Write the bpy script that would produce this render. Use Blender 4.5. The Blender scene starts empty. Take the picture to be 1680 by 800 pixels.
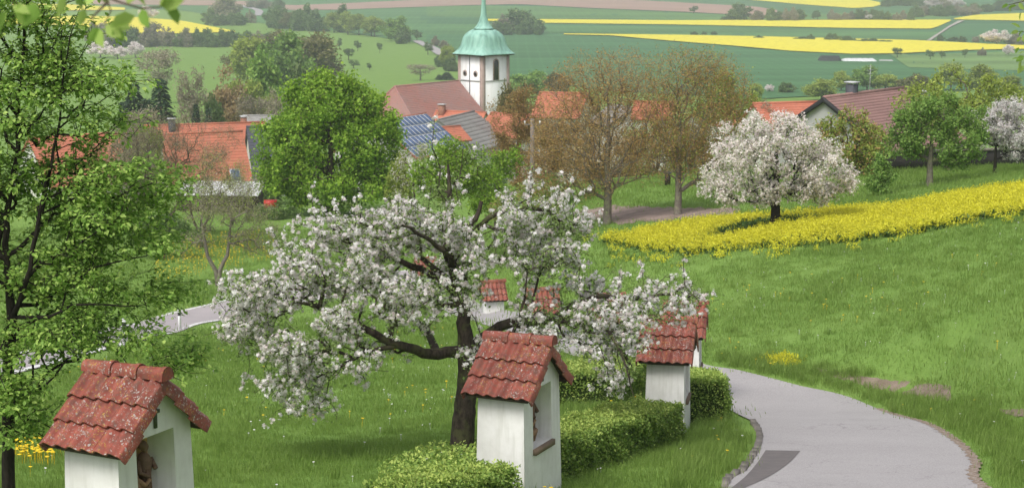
import bpy, math, random
import numpy as np
from mathutils import Vector, Matrix
R = math.radians
rng = np.random.default_rng(7)
random.seed(7)
sc = bpy.context.scene
C = sc.collection

# ---------------------------------------------------------------- camera, world, sun, exposure
LENS = 62.0
PITCH = R(9.6)
cam = bpy.data.objects.new('camera', bpy.data.cameras.new('camera'))
C.objects.link(cam)
cam.data.lens = LENS
cam.data.sensor_width = 36
cam.data.clip_start = 0.1
cam.data.clip_end = 20000
cam.location = (0, 0, 0)
cam.rotation_euler = (math.pi / 2 - PITCH, 0, 0)
cam.data.dof.use_dof = True
cam.data.dof.focus_distance = 23
cam.data.dof.aperture_fstop = 5.6
sc.camera = cam

w = bpy.data.worlds.new('World')
sc.world = w
w.use_nodes = True
wn, wl = w.node_tree.nodes, w.node_tree.links
wn.clear()
SUN_EL, SUN_AZ = R(56), R(215)          # azimuth clockwise from +Y (view direction)
sky = wn.new('ShaderNodeTexSky')
sky.sky_type = 'NISHITA'
sky.sun_disc = False
sky.sun_elevation = SUN_EL
sky.sun_rotation = SUN_AZ
sky.dust_density = 4
sky.air_density = 1.2
hs = wn.new('ShaderNodeHueSaturation')
hs.inputs['Saturation'].default_value = 0.28      # thin high cloud: pale sky
bg = wn.new('ShaderNodeBackground')
bg.inputs[1].default_value = 0.13
wo = wn.new('ShaderNodeOutputWorld')
wl.new(sky.outputs[0], hs.inputs['Color'])
wl.new(hs.outputs[0], bg.inputs[0])
wl.new(bg.outputs[0], wo.inputs[0])

sun = bpy.data.objects.new('sun', bpy.data.lights.new('sun', 'SUN'))
C.objects.link(sun)
sun.data.energy = 1.5
sun.data.angle = R(20)
sun.data.color = (1.0, 0.96, 0.9)
sd = Vector((math.sin(SUN_AZ) * math.cos(SUN_EL), math.cos(SUN_AZ) * math.cos(SUN_EL), math.sin(SUN_EL)))
sun.rotation_euler = sd.to_track_quat('Z', 'Y').to_euler()

sc.view_settings.view_transform = 'Standard'
sc.view_settings.look = 'None'
sc.view_settings.gamma = 1
sc.view_settings.exposure = 0.32
sc.render.engine = 'CYCLES'
sc.cycles.use_denoising = True
sc.cycles.max_bounces = 6
sc.cycles.diffuse_bounces = 3
sc.cycles.transmission_bounces = 3
sc.cycles.volume_bounces = 1
sc.cycles.transparent_max_bounces = 4
sc.cycles.caustics_reflective = False
sc.cycles.caustics_refractive = False

# ---------------------------------------------------------------- pixel <-> world
F_PX = LENS / 36 * 1680
cp, sp_ = math.cos(PITCH), math.sin(PITCH)

def ray(px, py):
    u = (np.asarray(px, float) - 840) / F_PX
    v = (400 - np.asarray(py, float)) / F_PX
    F = cp + v * sp_
    return u / F, (v * cp - sp_) / F          # x per metre forward, z per metre forward

def at(px, py, Y):
    a, b = ray(px, py)
    return Vector((float(a) * Y, Y, float(b) * Y))

def proj(p):
    x, y, z = p
    f = y * cp - z * sp_
    u = x / f
    v = (z * cp + y * sp_) / f
    return 840 + u * F_PX, 400 - v * F_PX

# ---------------------------------------------------------------- terrain height
def pchip(x, y, xs):
    x = np.asarray(x, float); y = np.asarray(y, float)
    h = np.diff(x); d = np.diff(y) / h
    m = np.zeros(len(x)); m[0] = d[0]; m[-1] = d[-1]
    for i in range(1, len(x) - 1):
        if d[i - 1] * d[i] > 0:
            w1 = 2 * h[i] + h[i - 1]; w2 = h[i] + 2 * h[i - 1]
            m[i] = (w1 + w2) / (w1 / d[i - 1] + w2 / d[i])
    xs = np.clip(xs, x[0], x[-1])
    k = np.clip(np.searchsorted(x, xs) - 1, 0, len(h) - 1)
    t = (xs - x[k]) / h[k]
    return ((2 * t**3 - 3 * t**2 + 1) * y[k] + (t**3 - 2 * t**2 + t) * h[k] * m[k]
            + (-2 * t**3 + 3 * t**2) * y[k + 1] + (t**3 - t**2) * h[k] * m[k + 1])

NEAR0 = [(-20, 3.0), (0, -1.65), (10, -4.5), (17.5, -6.35), (23.5, -7.45), (31.8, -8.9)]
FAR0 = [(307, -37), (480, -43), (700, -52), (900, -56), (1200, -58), (1600, -58), (3500, -58)]
COLS = [
    (-600, NEAR0 + [(48, -11.6), (66, -14.9), (78, -17.1), (86, -17.8), (110, -18), (130, -18.8), (165, -24), (220, -30)] + FAR0),
    (300, NEAR0 + [(48, -11.6), (66, -14.9), (78, -17.1), (86, -17.8), (110, -18), (130, -18.8), (165, -24), (220, -30)] + FAR0),
    (757, NEAR0 + [(48, -11.5), (66, -14.2), (80, -16.2), (100, -17), (130, -18.8), (165, -24), (220, -30)] + FAR0),
    (1000, NEAR0 + [(48, -11.3), (60, -12.3), (72, -12.9), (85, -13.4), (103, -14.2), (130, -17), (165, -22), (220, -29)] + FAR0),
    (1272, NEAR0 + [(41, -10.4), (43, -10.35), (46, -10.3), (55, -10.7), (69, -11.2), (85, -12), (105, -13.3), (125, -15.5), (165, -21), (220, -28)] + FAR0),
    (1480, NEAR0 + [(36, -9.58), (38.5, -9.45), (43, -9.62), (55, -10.0), (70, -10.75), (88, -11.8), (105, -13.1), (125, -15.3), (165, -21), (220, -28)] + FAR0),
    (1600, [(-20, 3.0), (0, -1.65), (10, -4.5), (17.5, -6.35), (23.5, -7.45), (28.6, -8.33), (31, -8.18), (36, -8.35), (45, -8.75), (57, -9.35), (72, -10.2), (88, -11.4), (105, -13), (125, -15.2), (165, -21), (220, -28)] + FAR0),
    (1690, [(-20, 3.0), (0, -1.65), (10, -4.5), (17.5, -6.3), (22, -7.0), (25, -6.95), (31, -7.45), (40, -7.95), (55, -8.8), (72, -9.85), (88, -11.2), (105, -13), (125, -15.2), (165, -21), (220, -28)] + FAR0),
    (2400, [(-20, 3.0), (0, -1.65), (10, -4.2), (17.5, -5.9), (25, -6.5), (40, -6.9), (55, -7.6), (72, -9.2), (105, -12.6), (125, -15), (165, -21), (220, -28)] + FAR0),
]
YT = np.concatenate([np.linspace(-20, 20, 161)[:-1], 20 * (3500 / 20) ** np.linspace(0, 1, 1400)])
TT = np.linspace(-0.55, 0.55, 221)
_ct = [(c[0] - 840) / F_PX for c in COLS]
_zc = np.array([pchip([a for a, b in c[1]], [b for a, b in c[1]], YT) for c in COLS])
ZT = np.array([pchip(_ct, _zc[:, j], TT) for j in range(len(YT))])      # [Y, t]

# the lane lies on the lower profile; the bank rises to the right of its outer edge
LANE = COLS[4][1]
_LY = np.linspace(8, 60, 600); _LZ = pchip([a for a, b in LANE], [b for a, b in LANE], _LY)
def lane_hit(px, py):
    a, b = ray(px, py); d = _LZ - float(b) * _LY; k = int(np.argmax(d[60:] >= 0)) + 60 if (d[60:] >= 0).any() else len(d) - 1
    f = d[k - 1] / (d[k - 1] - d[k]) if k > 60 else 0; Y = _LY[k - 1] + (_LY[k] - _LY[k - 1]) * f
    return float(a) * Y, Y
OUTER = [lane_hit(*p) for p in [(1613, 800), (1600, 758), (1565, 722), (1495, 688), (1405, 657), (1305, 632), (1215, 609), (1150, 594)]]
_OY = np.array([-20, 8, 16] + [p[1] for p in OUTER]); _OX = np.array([4.0, 5.2, 6.2] + [p[0] for p in OUTER])
_o = np.argsort(_OY); _OY, _OX = _OY[_o], _OX[_o]

def hgt(x, y):
    z = hgt0(x, y); x = np.asarray(x, float); y = np.asarray(y, float)
    d = (x - np.interp(y, _OY, _OX) - .12) / 3.2; k = np.clip(d, 0, 1); k = k * k * (3 - 2 * k)
    base = pchip([a for a, b in LANE], [b for a, b in LANE], y.ravel()).reshape(y.shape)
    far = np.clip((y - 44) / 8, 0, 1); k = np.maximum(k, far)
    right = np.clip((x / np.maximum(y, 12) - 0.06) / 0.04, 0, 1)
    out = z + (base - z) * (1 - k) * right
    return out

def hgt0(x, y):
    x = np.asarray(x, float); y = np.asarray(y, float)
    t = np.clip(x / np.maximum(y, 12.0), TT[0], TT[-1] - 1e-9)
    yy = np.clip(y, YT[0], YT[-1] - 1e-6)
    j = np.clip(np.searchsorted(YT, yy, side='right') - 1, 0, len(YT) - 2)
    fj = (yy - YT[j]) / (YT[j + 1] - YT[j])
    i = (t - TT[0]) / (TT[1] - TT[0]); i0 = np.clip(i.astype(int), 0, len(TT) - 2); fi = i - i0
    z = ((ZT[j, i0] * (1 - fi) + ZT[j, i0 + 1] * fi) * (1 - fj) + (ZT[j + 1, i0] * (1 - fi) + ZT[j + 1, i0 + 1] * fi) * fj)
    n = 0.05 * np.sin(x * 0.9 + 1.3 * np.sin(y * 0.31)) * np.sin(y * 0.7 + x * 0.23) + 0.12 * np.sin(x * 0.21 + 2) * np.sin(y * 0.17)
    return z + n * np.clip((y - 34) / 30, 0.15, 1)

_HY = np.concatenate([np.linspace(6, 30, 500)[:-1], 30 * (3400 / 30) ** np.linspace(0, 1, 5000)])

def hit(px, py, lift=0.0):
    a, b = ray(px, py)
    d = hgt(float(a) * _HY, _HY) + lift - float(b) * _HY
    k = np.nonzero(d >= 0)[0]
    k = k[0] if len(k) else len(_HY) - 1
    if k == 0: Y = _HY[0]
    else:
        f = d[k - 1] / (d[k - 1] - d[k]) if d[k] != d[k - 1] else 0
        Y = _HY[k - 1] + (_HY[k] - _HY[k - 1]) * min(max(f, 0), 1)
    return Vector((float(a) * Y, Y, float(hgt(float(a) * Y, Y))))

# ---------------------------------------------------------------- node materials
def nmat(name):
    m = bpy.data.materials.new(name); m.use_nodes = True
    nt = m.node_tree; b = nt.nodes['Principled BSDF']
    b.inputs['Specular IOR Level'].default_value = 0.3
    return m, nt, b

def N(nt, kind, **kw):
    n = nt.nodes.new('ShaderNode' + kind)
    for k, v in kw.items():
        if k in n.inputs: n.inputs[k].default_value = v
        else: setattr(n, k, v)
    return n

def ramp(nt, fac, stops):
    r = nt.nodes.new('ShaderNodeValToRGB'); e = r.color_ramp.elements
    while len(e) < len(stops): e.new(0.5)
    for i, (p, c) in enumerate(stops):
        e[i].position = p; e[i].color = (*c, 1)
    nt.links.new(fac, r.inputs[0]); return r.outputs[0]

def mixc(nt, fac, a, b, mode='MIX'):
    n = nt.nodes.new('ShaderNodeMix'); n.data_type = 'RGBA'; n.blend_type = mode
    for s, v in ((0, fac), (6, a), (7, b)):
        if isinstance(v, (int, float)): n.inputs[s].default_value = v
        elif isinstance(v, tuple): n.inputs[s].default_value = (*v, 1)
        else: nt.links.new(v, n.inputs[s])
    return n.outputs[2]

def noise(nt, scale, detail=3, coord='world', rough=0.55, vec=None):
    n = N(nt, 'TexNoise', Scale=scale, Detail=detail, Roughness=rough)
    if vec is not None: nt.links.new(vec, n.inputs['Vector'])
    elif coord == 'world': nt.links.new(N(nt, 'NewGeometry').outputs['Position'], n.inputs['Vector'])
    else: nt.links.new(N(nt, 'TexCoord').outputs['Object'], n.inputs['Vector'])
    return n.outputs['Fac']

def bump(nt, b, h, strength, dist=0.02):
    n = N(nt, 'Bump', Strength=strength, Distance=dist)
    nt.links.new(h, n.inputs['Height']); nt.links.new(n.outputs[0], b.inputs['Normal'])

def plain(name, c1, c2=None, scale=3.0, rough=0.8, bmp=0.2, coord='world', detail=4, spec=0.3, bd=0.02, metal=0):
    m, nt, b = nmat(name); b.inputs['Roughness'].default_value = rough
    b.inputs['Specular IOR Level'].default_value = spec; b.inputs['Metallic'].default_value = metal
    c2 = c2 or tuple(x * 0.8 for x in c1)
    f = noise(nt, scale, detail, coord)
    nt.links.new(ramp(nt, f, [(0.3, c2), (0.7, c1)]), b.inputs['Base Color'])
    if bmp: bump(nt, b, noise(nt, scale * 6, 3, coord), bmp, bd)
    return m

def leafmat(name, cols, transl=0.35, rough=0.55, tint=None):
    """cols: three colours picked by the per-leaf attribute"""
    m, nt, b = nmat(name); b.inputs['Roughness'].default_value = rough
    b.inputs['Specular IOR Level'].default_value = 0.25
    a = N(nt, 'Attribute', attribute_name='rnd')
    col = ramp(nt, a.outputs['Fac'], [(i / (len(cols) - 1) * 0.9 + 0.05, c) for i, c in enumerate(cols)])
    oi = N(nt, 'ObjectInfo')
    hsv = N(nt, 'HueSaturation')
    mr = N(nt, 'MapRange'); nt.links.new(oi.outputs['Random'], mr.inputs[0]); mr.inputs[3].default_value = 0.82; mr.inputs[4].default_value = 1.15
    nt.links.new(mr.outputs[0], hsv.inputs['Value']); nt.links.new(col, hsv.inputs['Color'])
    nt.links.new(hsv.outputs[0], b.inputs['Base Color'])
    t = N(nt, 'BsdfTranslucent'); nt.links.new(hsv.outputs[0], t.inputs[0])
    mx = N(nt, 'MixShader'); mx.inputs[0].default_value = transl
    nt.links.new(b.outputs[0], mx.inputs[1]); nt.links.new(t.outputs[0], mx.inputs[2])
    nt.links.new(mx.outputs[0], nt.nodes['Material Output'].inputs[0])
    return m

def grass_color(nt):
    n1 = noise(nt, 0.22, 4); n2 = noise(nt, 1.7, 4)
    c = ramp(nt, n1, [(0.3, (0.150, 0.262, 0.050)), (0.5, (0.175, 0.290, 0.062)), (0.72, (0.212, 0.325, 0.080))])
    return mixc(nt, 0.55, c, ramp(nt, n2, [(0.3, (0.148, 0.258, 0.050)), (0.7, (0.200, 0.315, 0.076))]))

M = {}
def build_materials():
    m, nt, b = nmat('grass_ground'); b.inputs['Roughness'].default_value = 0.9
    b.inputs['Specular IOR Level'].default_value = 0.1
    nt.links.new(grass_color(nt), b.inputs['Base Color'])
    bump(nt, b, noise(nt, 7, 5), 0.6, 0.15); M['grass'] = m
    m, nt, b = nmat('grass_blade'); b.inputs['Roughness'].default_value = 0.6
    g = grass_color(nt)
    a = N(nt, 'Attribute', attribute_name='rnd')
    g = mixc(nt, a.outputs['Fac'], mixc(nt, 1.0, g, (1.05, 1.0, 0.9), 'MULTIPLY'), mixc(nt, 1.0, g, (1.6, 1.4, 1.5), 'MULTIPLY'))
    nt.links.new(g, b.inputs['Base Color'])
    t = N(nt, 'BsdfTranslucent'); nt.links.new(g, t.inputs[0]); mx = N(nt, 'MixShader'); mx.inputs[0].default_value = 0.45
    nt.links.new(b.outputs[0], mx.inputs[1]); nt.links.new(t.outputs[0], mx.inputs[2]); nt.links.new(mx.outputs[0], nt.nodes['Material Output'].inputs[0])
    M['blade'] = m
    m, nt, b = nmat('asphalt'); b.inputs['Roughness'].default_value = 0.9
    c = ramp(nt, noise(nt, 0.5, 6, rough=0.65), [(0.3, (0.315, 0.297, 0.30)), (0.55, (0.375, 0.355, 0.36)), (0.75, (0.425, 0.402, 0.405))])
    c = mixc(nt, 0.55, c, ramp(nt, noise(nt, 45, 2, rough=0.8), [(0.35, (0.25, 0.235, 0.24)), (0.65, (0.49, 0.465, 0.47))]))
    vo = N(nt, 'TexVoronoi', Scale=0.9, feature='DISTANCE_TO_EDGE'); ns = N(nt, 'TexNoise', Scale=2.5, Detail=5.0); g_ = N(nt, 'NewGeometry'); nt.links.new(g_.outputs['Position'], ns.inputs['Vector'])
    av = N(nt, 'VectorMath', operation='MULTIPLY_ADD'); av.inputs[1].default_value = (0.8, 0.8, 0.0); nt.links.new(ns.outputs['Color'], av.inputs[0]); nt.links.new(g_.outputs['Position'], av.inputs[2]); nt.links.new(av.outputs[0], vo.inputs['Vector'])
    crk = ramp(nt, vo.outputs['Distance'], [(0.0, (1, 1, 1)), (0.012, (0, 0, 0))]); msk = ramp(nt, noise(nt, 0.35, 2), [(0.5, (0, 0, 0)), (0.6, (0.5, 0.5, 0.5))])
    mm = mixc(nt, 1.0, crk, msk, 'MULTIPLY'); c = mixc(nt, mm, c, (0.13, 0.12, 0.12))
    nt.links.new(c, b.inputs['Base Color']); bump(nt, b, noise(nt, 90, 3), 0.4, 0.006); M['asphalt'] = m
    M['asphalt_dark'] = plain('asphalt_patch', (0.17, 0.15, 0.15), (0.13, 0.12, 0.12), 5, 0.9, 0.4, bd=0.01)
    M['soil'] = plain('soil', (0.30, 0.235, 0.19), (0.20, 0.155, 0.11), 3.5, 0.95, 0.8, bd=0.06)
    m, nt, b = nmat('litter'); b.inputs['Roughness'].default_value = 0.95
    c = ramp(nt, noise(nt, 14, 5, rough=.7), [(0.35, (0.15, 0.11, 0.075)), (0.5, (0.27, 0.20, 0.155)), (0.62, (0.36, 0.32, 0.29))])
    nt.links.new(c, b.inputs['Base Color']); bump(nt, b, noise(nt, 30, 4), .8, .02); M['litter'] = m
    M['tilled'] = plain('tilled_soil', (0.36, 0.27, 0.235), (0.20, 0.155, 0.13), 1.3, 0.95, 0.8, bd=0.1)
    M['plough'] = plain('plough_soil', (0.40, 0.25, 0.20), (0.34, 0.21, 0.165), 0.02, 0.95, 0.0)
    M['gravel'] = plain('gravel', (0.45, 0.41, 0.37), (0.34, 0.31, 0.28), 2, 0.95, 0.3)
    M['kerb'] = plain('kerb_stone', (0.30, 0.27, 0.24), (0.17, 0.15, 0.13), 6, 0.9, 0.5)
    for k, c in (('crop_a', (0.070, 0.165, 0.068)), ('crop_b', (0.090, 0.195, 0.070)), ('crop_c', (0.11, 0.215, 0.065)), ('crop_d', (0.15, 0.24, 0.08))):
        m, nt, b = nmat(k); b.inputs['Roughness'].default_value = 0.95; b.inputs['Specular IOR Level'].default_value = 0.1
        mp = N(nt, 'Mapping'); mp.inputs['Scale'].default_value = (0.004, 0.03, 0.01); mp.inputs['Rotation'].default_value = (0, 0, 0.12)
        nt.links.new(N(nt, 'NewGeometry').outputs['Position'], mp.inputs[0])
        f = noise(nt, 1.0, 5, vec=mp.outputs[0])
        cc = ramp(nt, f, [(0.3, tuple(x * 0.78 for x in c)), (0.7, tuple(x * 1.25 for x in c))])
        wv = N(nt, 'TexWave', Scale=0.055, Distortion=1.5, wave_type='BANDS', bands_direction='X'); nt.links.new(N(nt, 'NewGeometry').outputs['Position'], wv.inputs['Vector'])
        cc = mixc(nt, ramp(nt, wv.outputs['Fac'], [(0.86, (0, 0, 0)), (0.97, (0.13, 0.13, 0.13))]), cc, tuple(x * 1.9 for x in c))
        nt.links.new(cc, b.inputs['Base Color']); M[k] = m
    m, nt, b = nmat('rape_canopy'); b.inputs['Roughness'].default_value = 0.9
    f = noise(nt, 0.25, 6, rough=0.7)
    nt.links.new(ramp(nt, f, [(0.28, (0.54, 0.48, 0.03)), (0.5, (0.76, 0.66, 0.035)), (0.8, (0.86, 0.76, 0.05))]), b.inputs['Base Color']); M['rape'] = m
    M['rape_flower'] = leafmat('rape_flower', [(0.62, 0.60, 0.04), (0.76, 0.73, 0.05), (0.84, 0.81, 0.09)], 0.25)
    M['rape_stem'] = leafmat('rape_stem', [(0.07, 0.14, 0.03), (0.10, 0.18, 0.04), (0.14, 0.22, 0.05)], 0.3)
    M['dandelion'] = leafmat('dandelion_flower', [(0.80, 0.50, 0.01), (0.88, 0.60, 0.02), (0.9, 0.68, 0.04)], 0.1)
    M['white_flower'] = leafmat('white_flower', [(0.7, 0.7, 0.68), (0.8, 0.8, 0.78)], 0.1)
    # plaster
    m, nt, b = nmat('plaster'); b.inputs['Roughness'].default_value = 0.85
    f = noise(nt, 1.6, 5); f2 = noise(nt, 9, 5)
    c = mixc(nt, 0.3, ramp(nt, f, [(0.35, (0.64, 0.63, 0.60)), (0.6, (0.76, 0.755, 0.735))]), ramp(nt, f2, [(0.3, (0.62, 0.61, 0.58)), (0.6, (0.77, 0.765, 0.75))]))
    mp = N(nt, 'Mapping'); mp.inputs['Scale'].default_value = (14, 14, 1.2)      # rain streaks
    nt.links.new(N(nt, 'NewGeometry').outputs['Position'], mp.inputs[0])
    st = noise(nt, 1.0, 4, vec=mp.outputs[0])
    c = mixc(nt, ramp(nt, st, [(0.50, (0, 0, 0)), (0.78, (0.6, 0.6, 0.6))]), c, (0.50, 0.50, 0.45))
    nt.links.new(c, b.inputs['Base Color']); bump(nt, b, noise(nt, 60, 3), 0.25, 0.004); M['plaster'] = m
    # stained plaster for the church
    m, nt, b = nmat('stained_plaster'); b.inputs['Roughness'].default_value = 0.9
    mp = N(nt, 'Mapping'); mp.inputs['Scale'].default_value = (0.8, 0.8, 0.12)
    nt.links.new(N(nt, 'NewGeometry').outputs['Position'], mp.inputs[0])
    st = noise(nt, 1.0, 5, vec=mp.outputs[0])
    nt.links.new(ramp(nt, st, [(0.50, (0.86, 0.85, 0.85)), (0.66, (0.70, 0.69, 0.67)), (0.82, (0.50, 0.50, 0.46))]), b.inputs['Base Color']); M['church_wall'] = m
    M['house_wall'] = plain('house_wall', (0.72, 0.70, 0.67), (0.60, 0.585, 0.56), 0.4, 0.9, 0)
    M['grey_wall'] = plain('grey_wall', (0.45, 0.45, 0.44), (0.36, 0.36, 0.35), 0.4, 0.9, 0)
    M['sandstone'] = plain('sandstone', (0.42, 0.32, 0.28), (0.33, 0.25, 0.22), 1.2, 0.9, 0.2)
    M['sill'] = plain('sill_stone', (0.23, 0.165, 0.115), (0.17, 0.125, 0.09), 8, 0.8, 0.3)
    M['ochre'] = plain('ochre_plaster', (0.56, 0.37, 0.15), (0.46, 0.30, 0.12), 6, 0.9, 0.2)
    M['carving'] = plain('carved_wood', (0.20, 0.12, 0.075), (0.10, 0.06, 0.04), 9, 0.6, 0.4)
    M['robe'] = plain('painted_robe', (0.40, 0.25, 0.13), (0.20, 0.12, 0.07), 9, 0.6, 0.3)
    M['bronze'] = plain('green_bronze', (0.085, 0.105, 0.065), (0.05, 0.06, 0.04), 20, 0.6, 0.2)
    M['wood_dark'] = plain('dark_timber', (0.06, 0.045, 0.035), None, 8, 0.8, 0.3)
    # clay tile with lichen
    m, nt, b = nmat('clay_tile'); b.inputs['Roughness'].default_value = 0.62
    tc = N(nt, 'TexCoord'); oi = N(nt, 'ObjectInfo')
    ad = N(nt, 'VectorMath', operation='MULTIPLY_ADD'); ad.inputs[1].default_value = (37, 51, 23)
    nt.links.new(oi.outputs['Random'], ad.inputs[0]); nt.links.new(tc.outputs['Object'], ad.inputs[2])
    v = ad.outputs[0]
    base = ramp(nt, noise(nt, 6, 5, vec=v), [(0.3, (0.17, 0.045, 0.034)), (0.55, (0.275, 0.070, 0.049)), (0.75, (0.33, 0.108, 0.075))])
    hv = N(nt, 'HueSaturation'); nt.links.new(base, hv.inputs['Color'])
    mr = N(nt, 'MapRange'); nt.links.new(oi.outputs['Random'], mr.inputs[0]); mr.inputs[3].default_value = 0.85; mr.inputs[4].default_value = 1.2
    nt.links.new(mr.outputs[0], hv.inputs['Value']); base = hv.outputs[0]
    # grime
    base = mixc(nt, ramp(nt, noise(nt, 14, 5, vec=v, rough=0.7), [(0.46, (0, 0, 0)), (0.62, (0.75, 0.75, 0.75))]), base, (0.15, 0.08, 0.06))
    def spots(scale, lo, hi, thr, col, msk, base):
        ns = N(nt, 'TexNoise', Scale=35.0); nt.links.new(v, ns.inputs['Vector'])
        av = N(nt, 'VectorMath', operation='MULTIPLY_ADD'); av.inputs[1].default_value = (0.055, 0.055, 0.055)
        nt.links.new(ns.outputs['Color'], av.inputs[0]); nt.links.new(v, av.inputs[2])
        vo = N(nt, 'TexVoronoi', Scale=scale); nt.links.new(av.outputs[0], vo.inputs['Vector'])
        sep = N(nt, 'SeparateColor'); nt.links.new(vo.outputs['Color'], sep.inputs[0])
        th = N(nt, 'MapRange'); nt.links.new(sep.outputs[0], th.inputs[0]); th.inputs[1].default_value = thr; th.inputs[3].default_value = 0.0; th.inputs[4].default_value = hi
        lt = N(nt, 'Math', operation='LESS_THAN'); nt.links.new(vo.outputs['Distance'], lt.inputs[0]); nt.links.new(th.outputs[0], lt.inputs[1])
        mk = N(nt, 'Math', operation='MULTIPLY'); nt.links.new(lt.outputs[0], mk.inputs[0])
        nt.links.new(ramp(nt, noise(nt, msk, 3, vec=v), [(0.44, (0, 0, 0)), (0.56, (0.85, 0.85, 0.85))]), mk.inputs[1])
        return mixc(nt, mk.outputs[0], base, col)
    base = spots(42, 0, 0.50, 0.42, (0.47, 0.45, 0.42), 3.2, base)
    base = spots(70, 0, 0.46, 0.60, (0.44, 0.41, 0.38), 4.2, base)
    base = spots(50, 0, 0.50, 0.45, (0.42, 0.27, 0.06), 3.0, base)
    nt.links.new(base, b.inputs['Base Color'])
    bump(nt, b, noise(nt, 80, 3, vec=v), 0.25, 0.003); M['tile'] = m
    M['tile_edge'] = M['tile']
    def roofmat(name, c, c2, scale=0.25):
        m, nt, b = nmat(name); b.inputs['Roughness'].default_value = 0.85
        f = noise(nt, scale, 6); g = noise(nt, 4.0, 3)
        cc = mixc(nt, 0.35, ramp(nt, f, [(0.38, c2), (0.6, c)]), ramp(nt, g, [(0.35, c2), (0.65, tuple(x * 1.1 for x in c))]))
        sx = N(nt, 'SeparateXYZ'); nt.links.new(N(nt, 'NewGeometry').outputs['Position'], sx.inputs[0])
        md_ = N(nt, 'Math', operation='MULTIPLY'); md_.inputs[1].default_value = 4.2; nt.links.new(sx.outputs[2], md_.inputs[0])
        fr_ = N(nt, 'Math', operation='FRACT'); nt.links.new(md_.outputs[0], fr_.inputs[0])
        cc = mixc(nt, ramp(nt, fr_.outputs[0], [(0.0, (0.5, 0.5, 0.5)), (0.25, (0, 0, 0))]), cc, c2)  # darker course lines painted in, standing for shade under each tile row
        cc = mixc(nt, ramp(nt, noise(nt, 1.5, 5), [(0.55, (0, 0, 0)), (0.7, (0.35, 0.35, 0.35))]), cc, (0.16, 0.13, 0.11))
        nt.links.new(cc, b.inputs['Base Color']); return m
    M['roof_orange'] = roofmat('orange_roof', (0.54, 0.19, 0.12), (0.45, 0.155, 0.10))
    M['roof_red'] = roofmat('weathered_red_roof', (0.42, 0.165, 0.135), (0.33, 0.235, 0.225), 0.10)
    M['roof_brown'] = roofmat('brown_roof', (0.35, 0.205, 0.185), (0.29, 0.17, 0.155))
    M['roof_grey'] = roofmat('grey_sheet_roof', (0.33, 0.32, 0.31), (0.24, 0.23, 0.22))
    M['roof_slate'] = roofmat('slate_roof', (0.10, 0.105, 0.13), (0.075, 0.08, 0.10))
    M['white_sheet'] = plain('white_sheet', (0.78, 0.78, 0.79), (0.62, 0.62, 0.63), 0.8, 0.6, 0)
    M['black_sheet'] = plain('black_sheet', (0.02, 0.02, 0.022), (0.04, 0.04, 0.04), 0.5, 0.6, 0)
    m, nt, b = nmat('copper_patina'); b.inputs['Roughness'].default_value = 0.6
    mp = N(nt, 'Mapping'); mp.inputs['Scale'].default_value = (1.2, 1.2, 0.15)
    nt.links.new(N(nt, 'NewGeometry').outputs['Position'], mp.inputs[0])
    nt.links.new(ramp(nt, noise(nt, 1, 5, vec=mp.outputs[0]), [(0.30, (0.18, 0.33, 0.27)), (0.5, (0.29, 0.53, 0.44)), (0.7, (0.40, 0.62, 0.53))]), b.inputs['Base Color'])
    M['copper'] = m
    M['panel'] = plain('solar_cell', (0.085, 0.135, 0.26), (0.07, 0.11, 0.22), 0.5, 0.25, 0, spec=0.6)
    M['alu'] = plain('aluminium', (0.62, 0.64, 0.66), None, 1, 0.4, 0, spec=0.6)
    M['glass'] = plain('dark_window', (0.035, 0.03, 0.03), None, 1, 0.25, 0, spec=0.6)
    M['chimney'] = plain('chimney_slate', (0.09, 0.095, 0.11), None, 2, 0.7, 0)
    M['chimney_red'] = plain('chimney_brick', (0.36, 0.17, 0.12), None, 2, 0.8, 0)
    M['bargeboard'] = plain('black_board', (0.03, 0.03, 0.033), None, 2, 0.6, 0)
    M['pole'] = plain('pole_wood', (0.24, 0.205, 0.18), (0.17, 0.14, 0.12), 4, 0.9, 0.2)
    M['red_paint'] = plain('red_paint', (0.60, 0.05, 0.045), None, 2, 0.5, 0)
    M['rubber'] = plain('rubber', (0.03, 0.03, 0.03), None, 2, 0.8, 0)
    M['white_paint'] = plain('white_paint', (0.78, 0.78, 0.78), (0.68, 0.68, 0.67), 3, 0.7, 0)
    M['road_far'] = plain('road_far', (0.40, 0.36, 0.37), (0.35, 0.32, 0.33), 1, 0.9, 0)
    # bark
    def bark(name, c, c2, moss=None):
        m, nt, b = nmat(name); b.inputs['Roughness'].default_value = 0.95
        mp = N(nt, 'Mapping'); mp.inputs['Scale'].default_value = (1, 1, 0.35)
        nt.links.new(N(nt, 'NewGeometry').outputs['Position'], mp.inputs[0])
        f = noise(nt, 22, 5, vec=mp.outputs[0]); cc = ramp(nt, f, [(0.35, c2), (0.65, c)])
        if moss: cc = mixc(nt, ramp(nt, noise(nt, 5, 4), [(0.5, (0, 0, 0)), (0.62, (0.7, 0.7, 0.7))]), cc, moss)
        nt.links.new(cc, b.inputs['Base Color']); bump(nt, b, f, 0.9, 0.02); M[name] = m
    bark('bark_dark', (0.075, 0.058, 0.045), (0.03, 0.023, 0.018), (0.09, 0.095, 0.04))
    bark('bark_brown', (0.15, 0.115, 0.09), (0.075, 0.055, 0.042))
    bark('bark_grey', (0.24, 0.21, 0.18), (0.13, 0.11, 0.09), (0.25, 0.25, 0.15))
    bark('bark_black', (0.035, 0.028, 0.022), (0.012, 0.010, 0.008))
    # foliage
    L = leafmat
    M['leaf_linden'] = L('leaf_linden', [(0.157, 0.284, 0.054), (0.265, 0.430, 0.084), (0.486, 0.639, 0.171)], 0.4)
    M['leaf_apple'] = L('leaf_apple', [(0.165, 0.258, 0.074), (0.264, 0.379, 0.112), (0.417, 0.539, 0.200)], 0.35)
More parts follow.
